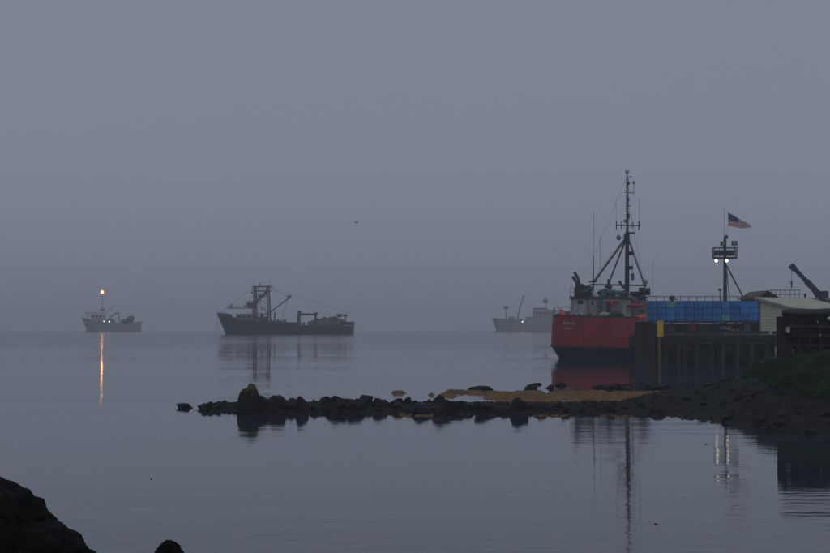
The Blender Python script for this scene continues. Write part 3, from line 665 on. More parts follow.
hr = boxpx('forward_house', 628, 648, 300, 322, DH+2.5, 5.5, M_grey)
boxpx('window', 640.5, 644.5, 309.5, 312, DH+2.45, 0.08, M_glass, hr)
q = Lp(635.5, 305.6, DH+1.2); MB().blob(tuple(q), (1.75, 0.6, 0.36), 5, 14, amp=0.06).build('red_skiff', M_redgear, red, smooth=True)
for (px, py) in ((640, 317.3), (637, 318.2), (643.5, 316.8)): 
    q = Lp(px, py, DH-1.2); MB().blob(tuple(q), (0.5, 0.45, 0.42), px, 10, amp=0.08).build('mooring_buoy', M_orange, red, smooth=True)
for (x0, x1, y0, y1, mm) in ((578, 584, 311.8, 316.5, M_white), (599, 609, 312.2, 317, M_white), (586, 592, 313, 318, M_dark), (612, 624, 311, 318, M_dark), (571, 576, 313, 317, M_grey)):
    q = Lp((x0+x1)/2, (y0+y1)/2, 149.7); MB().blob(tuple(q), ((x1-x0)/s, 0.8, (y1-y0)/s), x0, 12, amp=0.2, fr=2).build('deck_gear', mm, red)
# machinery on the boat deck, left, with twin exhaust pipes
eg = boxpx('exhaust_casing', 574.5, 587.5, 287.0, 296.5, DH+1, 2.2, M_dark)
MB().blob(tuple(Lp(585, 291, DH+0.4)), (1.4, 1.2, 1.0), 9, 12, amp=0.3, fr=2.5).build('winch_drum', M_dark, red)
boxpx('gear_locker', 587, 592, 291, 296.5, DH+0.4, 0.7, M_grey)
for (xa, ya, xb, yb) in ((574.6, 272.0, 578.6, 279.5), (572.8, 276.4, 576.6, 282.5)):
    p0 = Lp(xa, ya, DH+1.5); p1 = Lp(xb, yb, DH+1.5); p2 = Lp(xb+0.5, 288.5, DH+1.5)
    MB().tube(p0, p1, 0.14).tube(p1, p2, 0.14).build('exhaust_pipe', M_dark, red)
# teal covered skiff
q = Lp(611, 293.2, DH+0.8); tb = MB().blob((q.x, q.y, q.z), (2.5, 1.4, 0.62), 2, 16, amp=0.12).blob((q.x-0.55, q.y, q.z+0.22), (1.0, 0.9, 0.45), 8, 12, amp=0.2); tb.build('covered_skiff', M_teal, red, smooth=True)
boxpx('skiff_cradle', 599, 623, 294.4, 296.6, DH+0.4, 0.9, M_dark)
MB().blob(tuple(Lp(594, 294, DH+0.2)), (0.35, 0.35, 0.5), 3, 10).build('lamp_hood', M_pale, red, smooth=True)
# posts, horizontal boom, mast
for k in range(9):
    q = Lp(576+k*5.6, 296.4, DH+0.1); T('boat_deck_stanchion', tuple(q), (q.x, q.y, q.z+0.75), 0.02, M_white if k > 2 else M_dark, red, n=5)
T('boat_deck_rail', Lp(588, 289.2, DH+0.1), Lp(622, 289.4, DH+0.1), 0.018, M_white, red, n=5)
for k in range(7):
    q = Lp(577+k*3.6, 316.2, 149.0); T('bulwark_stanchion', (q.x, q.y+0.15, 3.9), (q.x, q.y+0.15, 4.55), 0.022, M_white, red, n=5)
T('bulwark_rail', (Lp(576, 310, 149.0).x, 0.35, 4.55), (Lp(600, 310, 149.0).x, 0.35, 4.55), 0.022, M_white, red, n=5)
for (px, py, sx_, sz2, mm) in ((590, 294.6, 0.6, 0.45, M_dark), (604, 295, 0.5, 0.35, M_grey), (624, 293.6, 0.7, 0.6, M_dark), (581, 286.6, 0.9, 0.5, M_dark), (629.5, 297.5, 0.6, 0.5, M_grey), (648, 291, 0.5, 0.6, M_dark), (643, 297.5, 0.7, 0.5, M_dark), (617, 296, 0.45, 0.3, M_white)):
    MB().blob(tuple(Lp(px, py, DH+0.3)), (sx_, 0.6, sz2), px, 10, amp=0.3, fr=2.2).build('stowed_gear', mm, red)
for (x0, y0, x1, y1) in ((588, 300, 590, 313), (600, 298.5, 604, 288), (619, 300, 616, 315), (572, 299, 572, 315)):
    T('pipe', Lp(x0, y0, DH-0.5), Lp(x1, y1, DH-0.5), 0.045, M_grey, red, n=6)
DM = DH+2.0
def tp(name, x0, y0, x1, y1, r, m=M_dark, d0=0.0, d1=None, r2=None, par=red, n=8):
    d1 = d0 if d1 is None else d1
    return T(name, Lp(x0, y0, DM+d0), Lp(x1, y1, DM+d1), r, m, par, r2, n)
tp('king_post', 593.2, 297, 593.4, 256.5, 0.085, r2=0.05); tp('whip_antenna', 593.5, 257, 594.2, 212, 0.016, n=6)
tp('whip_antenna', 600, 284, 600.5, 236, 0.014, n=6); tp('whip_antenna', 652.5, 300, 653, 262, 0.012, n=6)
tp('horizontal_boom', 590.5, 284.6, 646.5, 285.4, 0.075)
tp('horizontal_boom', 588.8, 281.6, 597.0, 281.8, 0.06, d0=-0.4)
mast = tp('mast', 626.6, 322, 627.4, 232, 0.23, M_dark, r2=0.17); tp('mast_step', 626.2, 322, 626.2, 296, 0.45, M_white, r2=0.42, n=10)
tp('topmast', 627.4, 232, 627.6, 171.5, 0.10, M_dark, r2=0.065)
# climbing cage rungs
c = MB()
for k in range(42):
    y_ = 290-k*2.7
    c.tube(Lp(625.3, y_, DM-0.25), Lp(629.2, y_, DM-0.25), 0.022, n=5)
c.tube(Lp(629.2, 292, DM-0.25), Lp(629.0, 178, DM-0.25), 0.022, n=5).build('mast_ladder', M_dark, red)
for (y_, w0, w1, r_) in ((176.5, 627, 632.5, .03), (192.5, 625, 634.5, .035), (225.2, 616.6, 639.2, .055), (232.5, 626, 635.0, .045), (205.5, 627, 630.5, .05)):
    tp('crosstree', w0, y_, w1, y_+0.4, r_)
for (x_, y0, y1, r_) in ((634.2, 180.5, 195, .025), (616.6, 221, 230, .05), (639.2, 220.5, 230.5, .06), (621.5, 222, 229, .035), (633.5, 222, 229, .035), (616.4, 197, 222, .013), (639.5, 197, 221, .013), (631.8, 222, 228, .04)):
    tp('antenna', x_, y1, x_, y0, r_, n=6)
boxpx('masthead_light', 625.6, 629.8, 170.4, 173.0, DM-0.15, 0.35, M_white); boxpx('masthead_light', 626.4, 628.6, 174.0, 176.8, DM-0.15, 0.25, M_pale)
boxpx('masthead_light', 633.2, 635.2, 181.5, 184, DM-0.1, 0.2, M_dark); boxpx('masthead_light', 627.8, 630.2, 181.5, 184.5, DM-0.1, 0.25, M_dark); boxpx('masthead_light', 627.8, 629.8, 198, 200.5, DM-0.1, 0.25, M_dark)
boxpx('masthead_light', 627.6, 630.0, 213.5, 218.5, DM-0.15, 0.3, M_dark); boxpx('masthead_light', 624.0, 626.4, 219.5, 222.5, DM-0.15, 0.3, M_grey)
boxpx('radar_scanner', 627.5, 635.5, 232.0, 233.6, DM-0.5, 0.25, M_dark)
for (x0, x1, y0, y1) in ((626.5, 633.0, 252.0, 254.6), (626.5, 633.0, 266.5, 268.6)):
    a = Lp(x0, y0, DM-0.4); b_ = Lp(x1, y1, DM-0.4)
    MB().box(((a.x+b_.x)/2, a.y+0.3, a.z), (b_.x-a.x, 0.8, 0.10)).blob(((a.x+b_.x)/2+0.1, a.y+0.3, a.z-0.12), (b_.x-a.x-0.1, 0.6, 0.38), 1, 12, amp=0.05).build('mast_platform', M_dark, red)
boxpx('mast_collar', 624.3, 629.8, 233.5, 241, DM-0.3, 0.5, M_dark)
q = Lp(618.8, 237.6, DM-0.3); MB().blob(tuple(q), (0.42, 0.35, 0.5), 2, 12, amp=0.05).build('horn_dome', M_grey, red, smooth=True)
tp('dome_bracket', 619.5, 239.5, 625, 236, 0.03)
tp('derrick_boom', 624.8, 240.0, 593.5, 282.5, 0.10, d1=-1.5); tp('derrick_boom', 625.5, 241.0, 608.8, 283.0, 0.085, d1=-1.2)
tp('stay', 629.0, 240.5, 644.0, 284.0, 0.06, d1=1.0); tp('stay', 628.6, 236, 651, 300, 0.02, d1=3.5, n=5)
tp('stay', 627.5, 176, 593.2, 258, 0.009, n=5); tp('stay', 627.2, 234, 566, 316, 0.012, d1=-3, n=5); tp('stay', 627.6, 196, 645, 290, 0.009, d1=2, n=5)
MB().blob(tuple(Lp(609, 286.5, DM-1.2)), (0.75, 0.5, 0.45), 4, 12, amp=0.2).build('hanging_block', M_dark, red)
tp('derrick_winch', 608.8, 279.0, 608.8, 286, 0.13, d0=-1.2); tp('derrick_arm', 619, 281, 624.5, 288.5, 0.13, d0=-0.5)
boxpx('signal_box', 631, 634.2, 273.5, 280.0, DM-0.5, 0.3, mat('blue_grey_box', (0.05, 0.07, 0.11), 0.6)); tp('signal_line', 632.6, 255, 632.6, 274, 0.02, d0=-0.35, n=5)
wh = boxpx('wheelhouse', 630.5, 645.5, 291.5, 300.5, DM+2, 3.2, M_dark)
boxpx('wheelhouse_window', 632, 636.5, 293, 296, DM+1.96, 0.06, M_glass, wh); boxpx('wheelhouse_window', 638.5, 643.5, 293, 296, DM+1.96, 0.06, M_glass, wh)
boxpx('wheelhouse_roof', 629.5, 651, 293.2, 294.6, DM+1.7, 3.8, M_dark) 
boxpx('ventilator', 639, 645.4, 287.5, 292, DM+1.5, 0.8, M_dark)
MB().blob(tuple(Lp(645.0, 281.8, DM+1.8)), (0.5, 0.5, 0.55), 6, 12, amp=0.03).build('satellite_dome', M_white, red, smooth=True); tp('dome_stalk', 644.8, 284, 644.6, 293, 0.07, d0=1.8)
boxpx('life_raft', 633, 637, 297.2, 300.2, DM+0.2, 0.7, M_white)
rail(red, [tuple(Lp(570.5, 296.4, DH)), tuple(Lp(574, 296.4, DH)),], 0.8, M_dark, 0.02, 2, 0.6)

# ================================================================== pier
YD = 132.0; X0 = X(637, YD); X1 = X(905, YD); ZD = 2.40
pier = thing('pier', 'long dark timber pier on piles with totes and shed above', 'pier', ((X0+X1)/2, YD+5, 0))
oX, oY = (X0+X1)/2, YD+5
def PB(name, c, size, m, rot=0, **k): return B(name, (c[0]-oX, c[1]-oY, c[2]), size, m, pier, rot, **k)
def PT(name, p, q, r, m, **k): return T(name, (p[0]-oX, p[1]-oY, p[2]), (q[0]-oX, q[1]-oY, q[2]), r, m, pier, **k)
# deck planks run front to back in broad sections
nx = 26; wx = (X1-X0)/nx
for k in range(nx):
    dp_ = 3.5 if k < 2 else 11.0
    PB('deck_plank', (X0+(k+.5)*wx, YD+dp_/2+random.uniform(-.06, .06), ZD-0.06+random.uniform(-.008, .008)), (wx-0.03, dp_, 0.12), M_timber2)
for (z_, hh, mm, yo) in ((ZD-0.28, 0.30, M_timber, -0.05), (ZD-0.62, 0.26, M_timber, 0.12)):
    for k in range(5):
        l_ = (X1-X0)/5; PB('stringer', (X0+(k+.5)*l_, YD+0.15+yo+random.uniform(-.03, .03), z_), (l_-0.05, 0.28, hh), mm)
for k in range(6):
    l_ = (X1-X0)/6; PB('bull_rail', (X0+(k+.5)*l_, YD+0.25, ZD+0.17+random.uniform(-.02, .02)), (l_-0.25, 0.25, 0.24), M_timber2)
xp = X0+0.15; k = 0
M_pile = [M_timber, mat('grey_pile', (0.030, 0.028, 0.028), 0.85, 0.5, 3, stretch=(3, 3, .5)), mat('brown_pile', (0.020, 0.015, 0.012), 0.85, 0.5, 3, stretch=(3, 3, .5))]
while xp < X1:
    for row, yy in enumerate((YD, YD+2.6)):
        PT('pile', (xp+random.uniform(-.06, .06)+row*0.3, yy, -0.7), (xp+random.uniform(-.16, .16)+row*0.3, yy+random.uniform(-.1, .15), ZD-0.7+(0.3 if row == 0 and k % 3 == 0 else 0)), 0.15, M_pile[0 if row else random.choice((0, 1, 2, 0))], r2=0.17)
    dp_ = 3.0 if xp < X0+2 else 8.4; PB('pile_cap', (xp+0.15, YD+0.3+dp_/2, ZD-0.92), (0.3, dp_, 0.3), M_timber)
    xp += random.choice((0.62, 0.78, 0.95, 1.2)); k += 1
for k in range(7):
    xa = X0+0.6+k*3.2
    MB().beam((xa-oX, 0.1-5, 1.5), (xa+2.2-oX, 0.1-5, 0.25), 0.08, 0.2).build('cross_brace', M_timber, pier)
# solid plank bulkhead behind the piles, boards as one dense mass
mb = MB(); xx = X0
while xx < X1:
    ww = random.uniform(0.22, 0.32); mb.box((xx+ww/2-oX, 0.0+random.uniform(-.03, .03), 0.75), (ww-0.015, 0.12, 2.9)); xx += ww
mb.build('bulkhead_boards', M_timber, pier, kind='stuff')
# finger end next to the red vessel: fender piles
fx = X(650, YD)
for k, px in enumerate((638.5, 641.5, 645, 648.5, 652)):
    PT('fender_pile', (X(px, YD), YD-0.35, -0.7), (X(px+.3, YD), YD-0.3, 3.35+0.12*(k % 2)), 0.17, M_pile[0], r2=0.15)
PB('fender_wall', (X(645, YD), YD+0.6, 2.8), (X(655, YD)-X(637.5, YD), 0.3, 1.3), M_timber)
for z_ in (3.25, 2.65): PB('fender_waler', (X(646, YD), YD-0.05, z_), (X(655, YD)-X(637, YD), 0.16, 0.16), M_timber2)
# yellow ladder post
yp = thing('ladder_post', 'bright yellow post capping a worn yellow pile at the pier corner', 'post', (X(659, YD), YD-0.55, 0))
B('yellow_cap', (0, 0, (Z(320.6, YD)+Z(336.8, YD))/2), (0.48, 0.3, Z(320.6, YD)-Z(336.8, YD)), M_yellow, yp)
MB().box((-0.05, 0, 1.5), (0.22, 0.18, 3.6-0.8+0.1), ).build('lower_post', M_yold, yp)
for o in yp.children:
    if o.name.startswith('lower_post'):
        for v in o.data.vertices: v.co.z = -0.4 if v.co.z < 1 else Z(336.8, YD)-0.002
# white marks of a tide ladder near the shed
tl = thing('tide_board', 'thin white broken tide board on the dark pier below the shed', 'sign', (X(775.4, YD-0.4), YD-0.4, 0))
B('board', (0, 0, 0.9), (0.16, 0.05, 2.6), M_timber, tl)
for (y0, y1) in ((346.5, 352.5), (353.3, 355.6), (358, 364.5)):
    B('white_panel', (0, -0.04, (Z(y0, YD)+Z(y1, YD))/2), (0.13, 0.03, Z(y0, YD)-Z(y1, YD)), M_white, tl)

# raised loading platform the totes stand on
DP = 156.0; ZP = Z(321.2, DP); xa, xb = X(646, DP), X(770, DP)
pf = thing('loading_platform', 'dark raised loading platform along the pier carrying the blue totes', 'platform', ((xa+xb)/2, DP, ZD))
for k in range(14): 
    l_ = (xb-xa)/14; B('platform_plank', (-(xb-xa)/2+(k+.5)*l_, 5, ZP-ZD-0.08+random.uniform(-.006, 0)), (l_-0.03, 11, 0.15), M_timber2, pf)
for k in range(10): B('support_post', (-(xb-xa)/2+0.2+k*((xb-xa)-0.4)/9, 0.0, (ZP-ZD)/2-0.15-0.7), (0.22, 0.22, ZP-ZD-0.05+1.3), M_timber, pf)
B('gap_darkener', (0, 1.6, ZP-ZD+0.85), (xb-xa-0.6, 0.12, 1.7), M_timber, pf)  # dark board added behind the totes so the gaps between them read dark
for z_ in (0.35, 0.75): B('platform_rail', (0, -0.12, z_), (xb-xa, 0.1, 0.09), M_timber2, pf)
B('back_wall', (0, 2.2, (ZP-ZD)/2-0.5), (xb-xa, 0.2, ZP-ZD+0.6), M_timber, pf)
# ground-level deck under the platform so nothing floats
MB().box((0, 0, 0), (xb-22.7+1.0, 25, 0.14)).build('deck_plank', M_timber2, pier).location = ((22.7+xb+1.0)/2-oX, 143+12.6-oY, ZD-0.09)
mb = MB()
for k in range(14):
    for yy in (145, 151, 157, 163): mb.tube((xa+0.3+k*(xb-xa)/13.5-oX, yy-oY, -0.7), (xa+0.3+k*(xb-xa)/13.5-oX, yy-oY, ZD-0.16), 0.16, n=6)
mb.build('inner_piles', M_timber, pier, kind='stuff')
# things on the pier deck in front of the platform
def small(name, x0, x1, y0, y1, DD, dep, m, label, cat):
    zb = Z(y1, DD); zt = Z(y0, DD); r_ = thing(name, label, cat, (X((x0+x1)/2, DD), DD, zb))
    B('body', (0, 0, (zt-zb)/2), ((x1-x0)/F*DD, dep, zt-zb), m, r_); B('lid', (0, 0, zt-zb+0.03), ((x1-x0)/F*DD+0.08, dep+0.08, 0.06), M_dark, r_)
    for sx_ in (-1, 1): B('side_batten', (sx_*((x1-x0)/F*DD/2-0.06), -dep/2-0.02, (zt-zb)/2), (0.08, 0.04, zt-zb), M_dark, r_)
    return r_
small('deck_box', 689, 696, 324.5, 332.2, 141, 0.6, M_redgear if False else mat('dull_red_paint', (0.22, 0.02, 0.035), 0.6), 'dull red box on the pier deck below the totes', 'box')
small('deck_box', 668, 674, 326.5, 332.2, 141, 0.6, M_dark, 'dark box on the pier deck just right of the yellow post', 'box')
small('deck_box', 720, 731, 326.5, 329.5, 146, 0.6, M_grey, 'long grey box on the pier deck below the totes', 'box')
small('deck_box', 745, 750, 324.0, 332.2, 141, 0.6, M_grey, 'narrow grey box on the pier deck next to the shed', 'box')
small('deck_box', 699, 707, 325.5, 332.3, 140, 0.6, M_timber2, 'weathered wooden box right of the red box on the pier', 'box')
bc = thing('hazard_barrier', 'small red and white striped barrier on the pier edge left of the shed', 'barrier', (X(733, 133.5), 133.5, ZD))
for k in range(4): MB().beam((-0.38+k*0.2, -0.02*0, 0.05+0.0), (-0.18+k*0.2, 0, 0.42), 0.09, 0.05).build('stripe', M_redgear if k % 2 == 0 else M_pale, bc)
for x_ in (-0.45, 0.5): B('leg', (x_, 0.05, 0.22), (0.06, 0.06, 0.44), M_dark, bc)

# fish totes
DT = 157.0; tw = (X(758.5, DT)-X(648.0, DT))/12; tz = (Z(301.3, DT)-ZP)/3
def tote(m):
    r_ = thing('fish_tote', 'x', 'fish tote'); b = MB(); W2 = tw/2-0.02
    lo, hi = W2*0.96, W2
    b.loft([[(-k*a, -k2*0.45, z_) for a, k2 in ((1, 1), (-1, 1), (-1, -1), (1, -1))] for k, z_ in ((lo, 0.08), (hi, tz-0.10))], caps=(True, True))
    for sx_ in (-0.62, -0.2, 0.2, 0.62): b.box((sx_*lo, -0.455, tz*0.42), (0.07, 0.06, tz*0.5))
    b.build('body', m, r_)
    MB().box((0, 0, tz-0.065), (hi*2+0.03, 0.98, 0.07)).box((0, 0, tz-0.025), (hi*1.7, 0.8, 0.03)).build('lid', m, r_)
    for sx_ in (-0.6, 0, 0.6): B('skid', (sx_*lo, 0, 0.04), (0.16, 0.86, 0.075), m, r_)
    return r_
protos = {}
colname = ['first', 'second', 'third', 'fourth', 'fifth', 'sixth', 'seventh', 'eighth', 'ninth', 'tenth', 'eleventh', 'last']
row = ['bottom', 'middle', 'top']
for c_ in range(12):
    mm = [M_blue[0], M_blue[0], M_blue[2], M_blue[1], M_blue[3], M_blue[2], M_blue[0], M_blue[0], M_blue[2], M_blue[3], M_blue[2], M_blue[2]][c_]
    for r_ in range(3):
        m = mm if random.random() < 0.7 else random.choice(M_blue[:3]); cn_ = 'blue'
        if (c_, r_) in ((2, 2), (8, 0)): m = M_green; cn_ = 'pale green'
        if m.name not in protos: o = protos[m.name] = tote(m)
        else: o = copy_tree(protos[m.name])
        o.location = (X(648.0, DT)+(c_+.5)*tw+random.uniform(-.015, .015), DT+0.5+random.uniform(-.05, .05), ZP+r_*tz); o.rotation_euler.z = random.uniform(-.02, .02)
        o['label'] = f'{cn_} plastic fish tote, {row[r_]} layer, {colname[c_]} column counted from the red vessel'; o['category'] = 'fish tote'; o['group'] = 'fish totes stacked on the pier'

# railing behind the totes
DR = 170.0; xa2, xb2 = X(648, DR), X(762, DR); zr = Z(296.5, DR)
fr_ = thing('railing', 'thin reddish pipe railing behind the row of totes', 'railing', ((xa2+xb2)/2, DR, ZD))
h_ = zr-ZD
mb = MB()
for z_, nm in ((h_, 'top_rail'), (h_-0.5, 'middle_rail')): T(nm, (-(xb2-xa2)/2, 0, z_), ((xb2-xa2)/2, 0, z_), 0.035, M_rust, fr_)
for k in range(15): T('rail_post', (-(xb2-xa2)/2+k*(xb2-xa2)/14, 0, 0), (-(xb2-xa2)/2+k*(xb2-xa2)/14, 0, h_), 0.035, M_rust, fr_, n=6)
wk = thing('raised_walkway', 'narrow walkway hidden behind the totes under the reddish railing', 'walkway', ((xa2+xb2)/2, DR+0.8, ZD))
B('walkway_deck', (0, 0, h_-1.15), (xb2-xa2, 1.4, 0.15), M_timber2, wk)
for k in range(6): B('walkway_post', (-(xb2-xa2)/2+0.3+k*(xb2-xa2-0.6)/5, 0, (h_-1.2)/2-1.3), (0.2, 0.2, h_-1.2+2.6), M_timber, wk)
q = P(674.5, 299, DR-1); bl = MB().blob((0, 0, 0.22), (0.62, 0.5, 0.42), 3, 12, amp=.2).box((0.1, 0, 0.02), (0.9, 0.5, 0.10)).build('deck_machine', M_dark); bl.location = (q.x, DR+0.6, ZD+h_-1.07+0.75); tag(bl, 'small dark machine above the third tote from the red vessel', 'machine')
B('stand', (0, 0, -0.38), (0.3, 0.3, 0.72), M_dark, bl)
lpst = thing('lamp_post', 'short thin lamp post standing just left of the light tower', 'lamp post', (X(720, 168), 168, ZD))
T('post', (0, 0, 0), (0, 0, Z(290.5, 168)-ZD), 0.045, M_dark, lpst, n=6); B('lamp_head', (0, 0, Z(289.8, 168)-ZD), (0.3, 0.25, 0.22), M_dark, lpst)

# ------------------------------------------------------------------ light tower
DL = 164.0; lt = thing('light_tower', 'tall floodlight tower with railed basket and two lit lamps above the totes', 'light tower', (X(725, DL), DL, ZD))
OX = X(725, DL)
def Tp(x_, y_, d=0): q = P(x_, y_, DL+d); return Vector((q.x-OX, q.y-DL, q.z-ZD))
T('pole', (0, 0, 0), Tp(725.3, 237), 0.24, M_dark, lt, 0.15, 10)
B('pole_head', Tp(726.6, 237.0), (0.3, 0.3, 0.35), M_dark, lt)
bz0, bz1 = Tp(0, 258).z, Tp(0, 247.8).z
xl, xr = Tp(713.7, 0).x, Tp(736.2, 0).x
B('basket_floor', ((xl+xr)/2, 0, bz0), (xr-xl, 1.3, 0.14), M_dark, lt)
rail(lt, [(xl, -0.65, bz0), (xr, -0.65, bz0), (xr, 0.65, bz0), (xl, 0.65, bz0), (xl, -0.65, bz0)], bz1-bz0, M_dark, 0.03, 3, 0.42, 'basket_railing')
for (xx, ww) in ((716.3, 0.42), (722.0, 0.42), (730.5, 0.7)): B('equipment_box', tuple(Tp(xx, 253.2)), (ww, 0.4, 0.5), M_dark, lt)
B('bench_panel', tuple(Tp(725, 252.0, 0.45)), (1.9, 0.06, 0.35), M_grey, lt)
for (xx, yy) in ((723.4, 243.6), (734.8, 243.2)):
    fl = B('floodlight', tuple(Tp(xx, yy)), (0.56, 0.3, 0.46), M_dark, lt); B('lens', tuple(Tp(xx, yy)+Vector((0, -0.16, 0))), (0.44, 0.03, 0.34), M_grey, fl)
    T('floodlight_arm', tuple(Tp(xx, 246.5)), tuple(Tp(xx, 249)), 0.04, M_dark, lt, n=6)
for xx in (716.4, 726.9):
    q = Tp(xx, 260.8, -0.75); T('lamp_housing', (q.x, q.y+0.3, q.z+0.12), (q.x, q.y+0.05, q.z), 0.12, M_dark, lt, 0.24, 12)
    MB().blob(tuple(q), (0.30, 0.14, 0.27), 0, 14, amp=0).build('lamp_lens', M_lamp, lt, smooth=True)
T('strut', Tp(727.0, 266), Tp(742.5, 296, 2), 0.07, M_dark, lt); T('strut', Tp(726.3, 266), Tp(729.5, 296, -1), 0.045, M_dark, lt)
T('flagstaff', Tp(724.7, 240), Tp(724.6, 207), 0.022, M_grey, lt, 0.015, 6)
# flag flying from a halyard beside the staff
fo = P(728.5, 212.8, DL); flag = thing('flag', 'stars and stripes flag streaming to the right above the light tower', 'flag', tuple(fo))
nu, nv_ = 30, 26; SC = F/DL
def fp(a, v):   # a along the fly 0..1, v down the hoist 0..1
    x_ = a*23.2+0.6*v-0.8*math.sin(a*7+v)*0.6; top = -13.0*a**1.05; hgt = 13.2*(1-0.83*a**1.25)
    return Vector((x_/SC, 0.16*math.sin(a*9+v*1.2)*(.3+a), (top-hgt*v+0.55*math.sin(a*8.5))/SC))
def cloth(name, cells, m, off=0.0):
    b = MB()
    for (a0, a1, v0, v1) in cells:
        n_ = max(1, int((a1-a0)*nu)); i = len(b.v)
        for k in range(n_+1):
            a = a0+(a1-a0)*k/n_
            for yo in (-0.006-off, 0.006+off):
                for v in (v0, v1): p = fp(a, v); b.v.append((p.x, p.y+yo, p.z))
        for k in range(n_):
            j = i+4*k; b.f += [(j, j+1, j+5, j+4), (j+2, j+6, j+7, j+3), (j, j+4, j+6, j+2), (j+1, j+3, j+7, j+5)]
    return b.build(name, m, flag)
for k in range(13):
    a0 = 0.42 if k < 7 else 0.0; cloth('stripe', [(a0, 1.0, k/13, (k+1)/13)], M_fr if k % 2 == 0 else M_fw)
cloth('canton', [(0, 0.42, q_/7*7/13, (q_+1)/7*7/13) for q_ in range(7)], M_fb, 0.001)
b = MB()
for r_ in range(9):
    for c_ in range(6 if r_ % 2 == 0 else 5):
        a = 0.42*((c_+0.5)/6 if r_ % 2 == 0 else (c_+1)/6); v = (7/13)*(r_+1)/10; p = fp(a, v)
        for yo in (-0.014, 0.014):
            i = len(b.v)
            for j in range(10):
                rr_ = 0.024 if j % 2 == 0 else 0.010; b.v.append((p.x+rr_*math.sin(j*math.pi/5), p.y+yo, p.z+rr_*math.cos(j*math.pi/5)))
            b.f.append(tuple(range(i, i+10)))
b.build('stars', M_fw, flag)
q = fp(0, 0); T('halyard', (q.x, q.y, q.z+0.0), Tp(724.6, 207.5)+Vector((OX-fo.x, 0, ZD-fo.z)), 0.008, M_rope, flag, n=5)
q = fp(0, 1); T('halyard', tuple(q), Tp(725.0, 240)+Vector((OX-fo.x, 0, ZD-fo.z)), 0.008, M_rope, flag, n=5)

# ------------------------------------------------------------------ shed
yaw = R(-42); A = Vector((X(760.0, 134.4), 134.4, ZD))
shed = thing('shed', 'small cream sided shed with pale sloping metal roof at the pier end', 'shed', A, yaw)
# local: x along the gable wall (from the high corner to the low one), y along the ridge
GW, LN = 3.3, 9.0; HA = Z(299.4, 134.4)-ZD; HB = HA-0.80
MB().prism([(0, 0, 0.0), (GW, 0, 0.0), (GW, 0, HB), (0, 0, HA)], (0, LN, 0)).build('wall', M_shed, shed)
nb = 12
for k in range(nb):    # horizontal clapboards, clipped under the rake
    z0 = k*0.25+0.01; xm = GW if z0+0.24 < HB else max(0.2, GW*(HA-z0-0.24)/(HA-HB))
    if z0+0.24 > HA: continue
    b = MB(); b.prism([(0.09, -0.045, z0), (xm-0.09, -0.045, z0), (xm-0.09, -0.012, z0+0.238), (0.09, -0.012, z0+0.238)], (0, 0.01, 0)); b.build('clapboard', M_shed, shed)
for x_ in (0.045, GW-0.045): B('corner_board', (x_, -0.03, (HA if x_ < 1 else HB)/2-0.02), (0.09, 0.055, (HA if x_ < 1 else HB)-0.06), M_trim, shed)
sl = math.atan2(HA-HB, GW); ov = 0.32
np_ = 15
for k in range(np_):
    y0 = -ov+k*(LN+2*ov)/np_; y1 = y0+(LN+2*ov)/np_-0.01
    xs_, xe = -ov, GW+ov; zz = lambda x_: HA-(HA-HB)/GW*x_+0.03
    b = MB(); b.prism([(xs_, y0, zz(xs_)), (xe, y0, zz(xe)), (xe, y0, zz(xe)+0.07), (xs_, y0, zz(xs_)+0.07)], (0, y1-y0, 0))
    b.prism([(xs_, y0, zz(xs_)+0.072), (xe, y0, zz(xe)+0.072), (xe, y0, zz(xe)+0.11), (xs_, y0, zz(xs_)+0.11)], (0, 0.05, 0))
    b.build('roof_panel', M_shedroof, shed)
MB().prism([(-ov, -ov-0.03, zz(-ov)-0.12), (GW+ov, -ov-0.03, zz(GW+ov)-0.12), (GW+ov, -ov-0.03, zz(GW+ov)+0.05), (-ov, -ov-0.03, zz(-ov)+0.05)], (0, 0.025, 0)).build('rake_board', M_trim, shed)
MB().box((GW+ov+0.02, LN/2, zz(GW+ov)-0.02), (0.03, LN+2*ov, 0.16)).build('fascia_board', M_trim, shed)
B('door', (GW+0.03, 4.2, 1.0), (0.05, 0.95, 1.95), M_grey, shed)
B('window', (GW+0.03, 1.9, 1.35), (0.04, 0.9, 0.7), M_glass, shed)

# dark building behind the shed with gable
DG = 172.0
gb = thing('building', 'low dark building with brown gable roof behind the cream shed', 'building', (X(800, DG), DG+4, ZD))
def Gp(x_, y_, d=0): q = P(x_, y_, DG+d); return Vector((q.x-gb.location.x, q.y-gb.location.y, q.z-ZD))
zr_, ze_ = Gp(0, 291.8).z, Gp(0, 298.6).z
MB().prism([(Gp(757.5, 0).x, -4, -2.5), (Gp(778, 0).x, -4, -2.5), (Gp(778, 0).x, -4, ze_), (Gp(767.4, 0).x, -4, zr_), (Gp(757.5, 0).x, -4, ze_)], (0, 9, 0)).build('gable_block', M_timber2, gb)
for sgn in (-1, 1):
    xe = Gp(756.0 if sgn < 0 else 779.0, 0).x; xm = Gp(767.4, 0).x
    MB().prism([(xm, -4.4, zr_+0.05), (xe, -4.4, ze_+0.0), (xe, -4.4, ze_+0.1), (xm, -4.4, zr_+0.15)], (0, 9.8, 0)).build('roof_slope', M_brownroof, gb)
x0, x1 = Gp(779, 0).x, Gp(880, 0).x
B('long_wall', ((x0+x1)/2, 1, (Gp(0, 300).z-2.5)/2), (x1-x0, 8, Gp(0, 300).z+2.5), M_timber2, gb)
MB().prism([(x0, -3.6, Gp(0, 303).z), (x1, -3.6, Gp(0, 303).z), (x1, 1, Gp(0, 298.6).z), (x0+3.0, 1, Gp(0, 298.6).z)], (0, 0, 0.12)).build('roof_slope', M_brownroof, gb)
gr = thing('railing', 'reddish pipe railing above the dark building behind the shed', 'railing', (X(783, DG), DG-1, ZD+ze_))
hh = Gp(0, 290.3).z-ze_
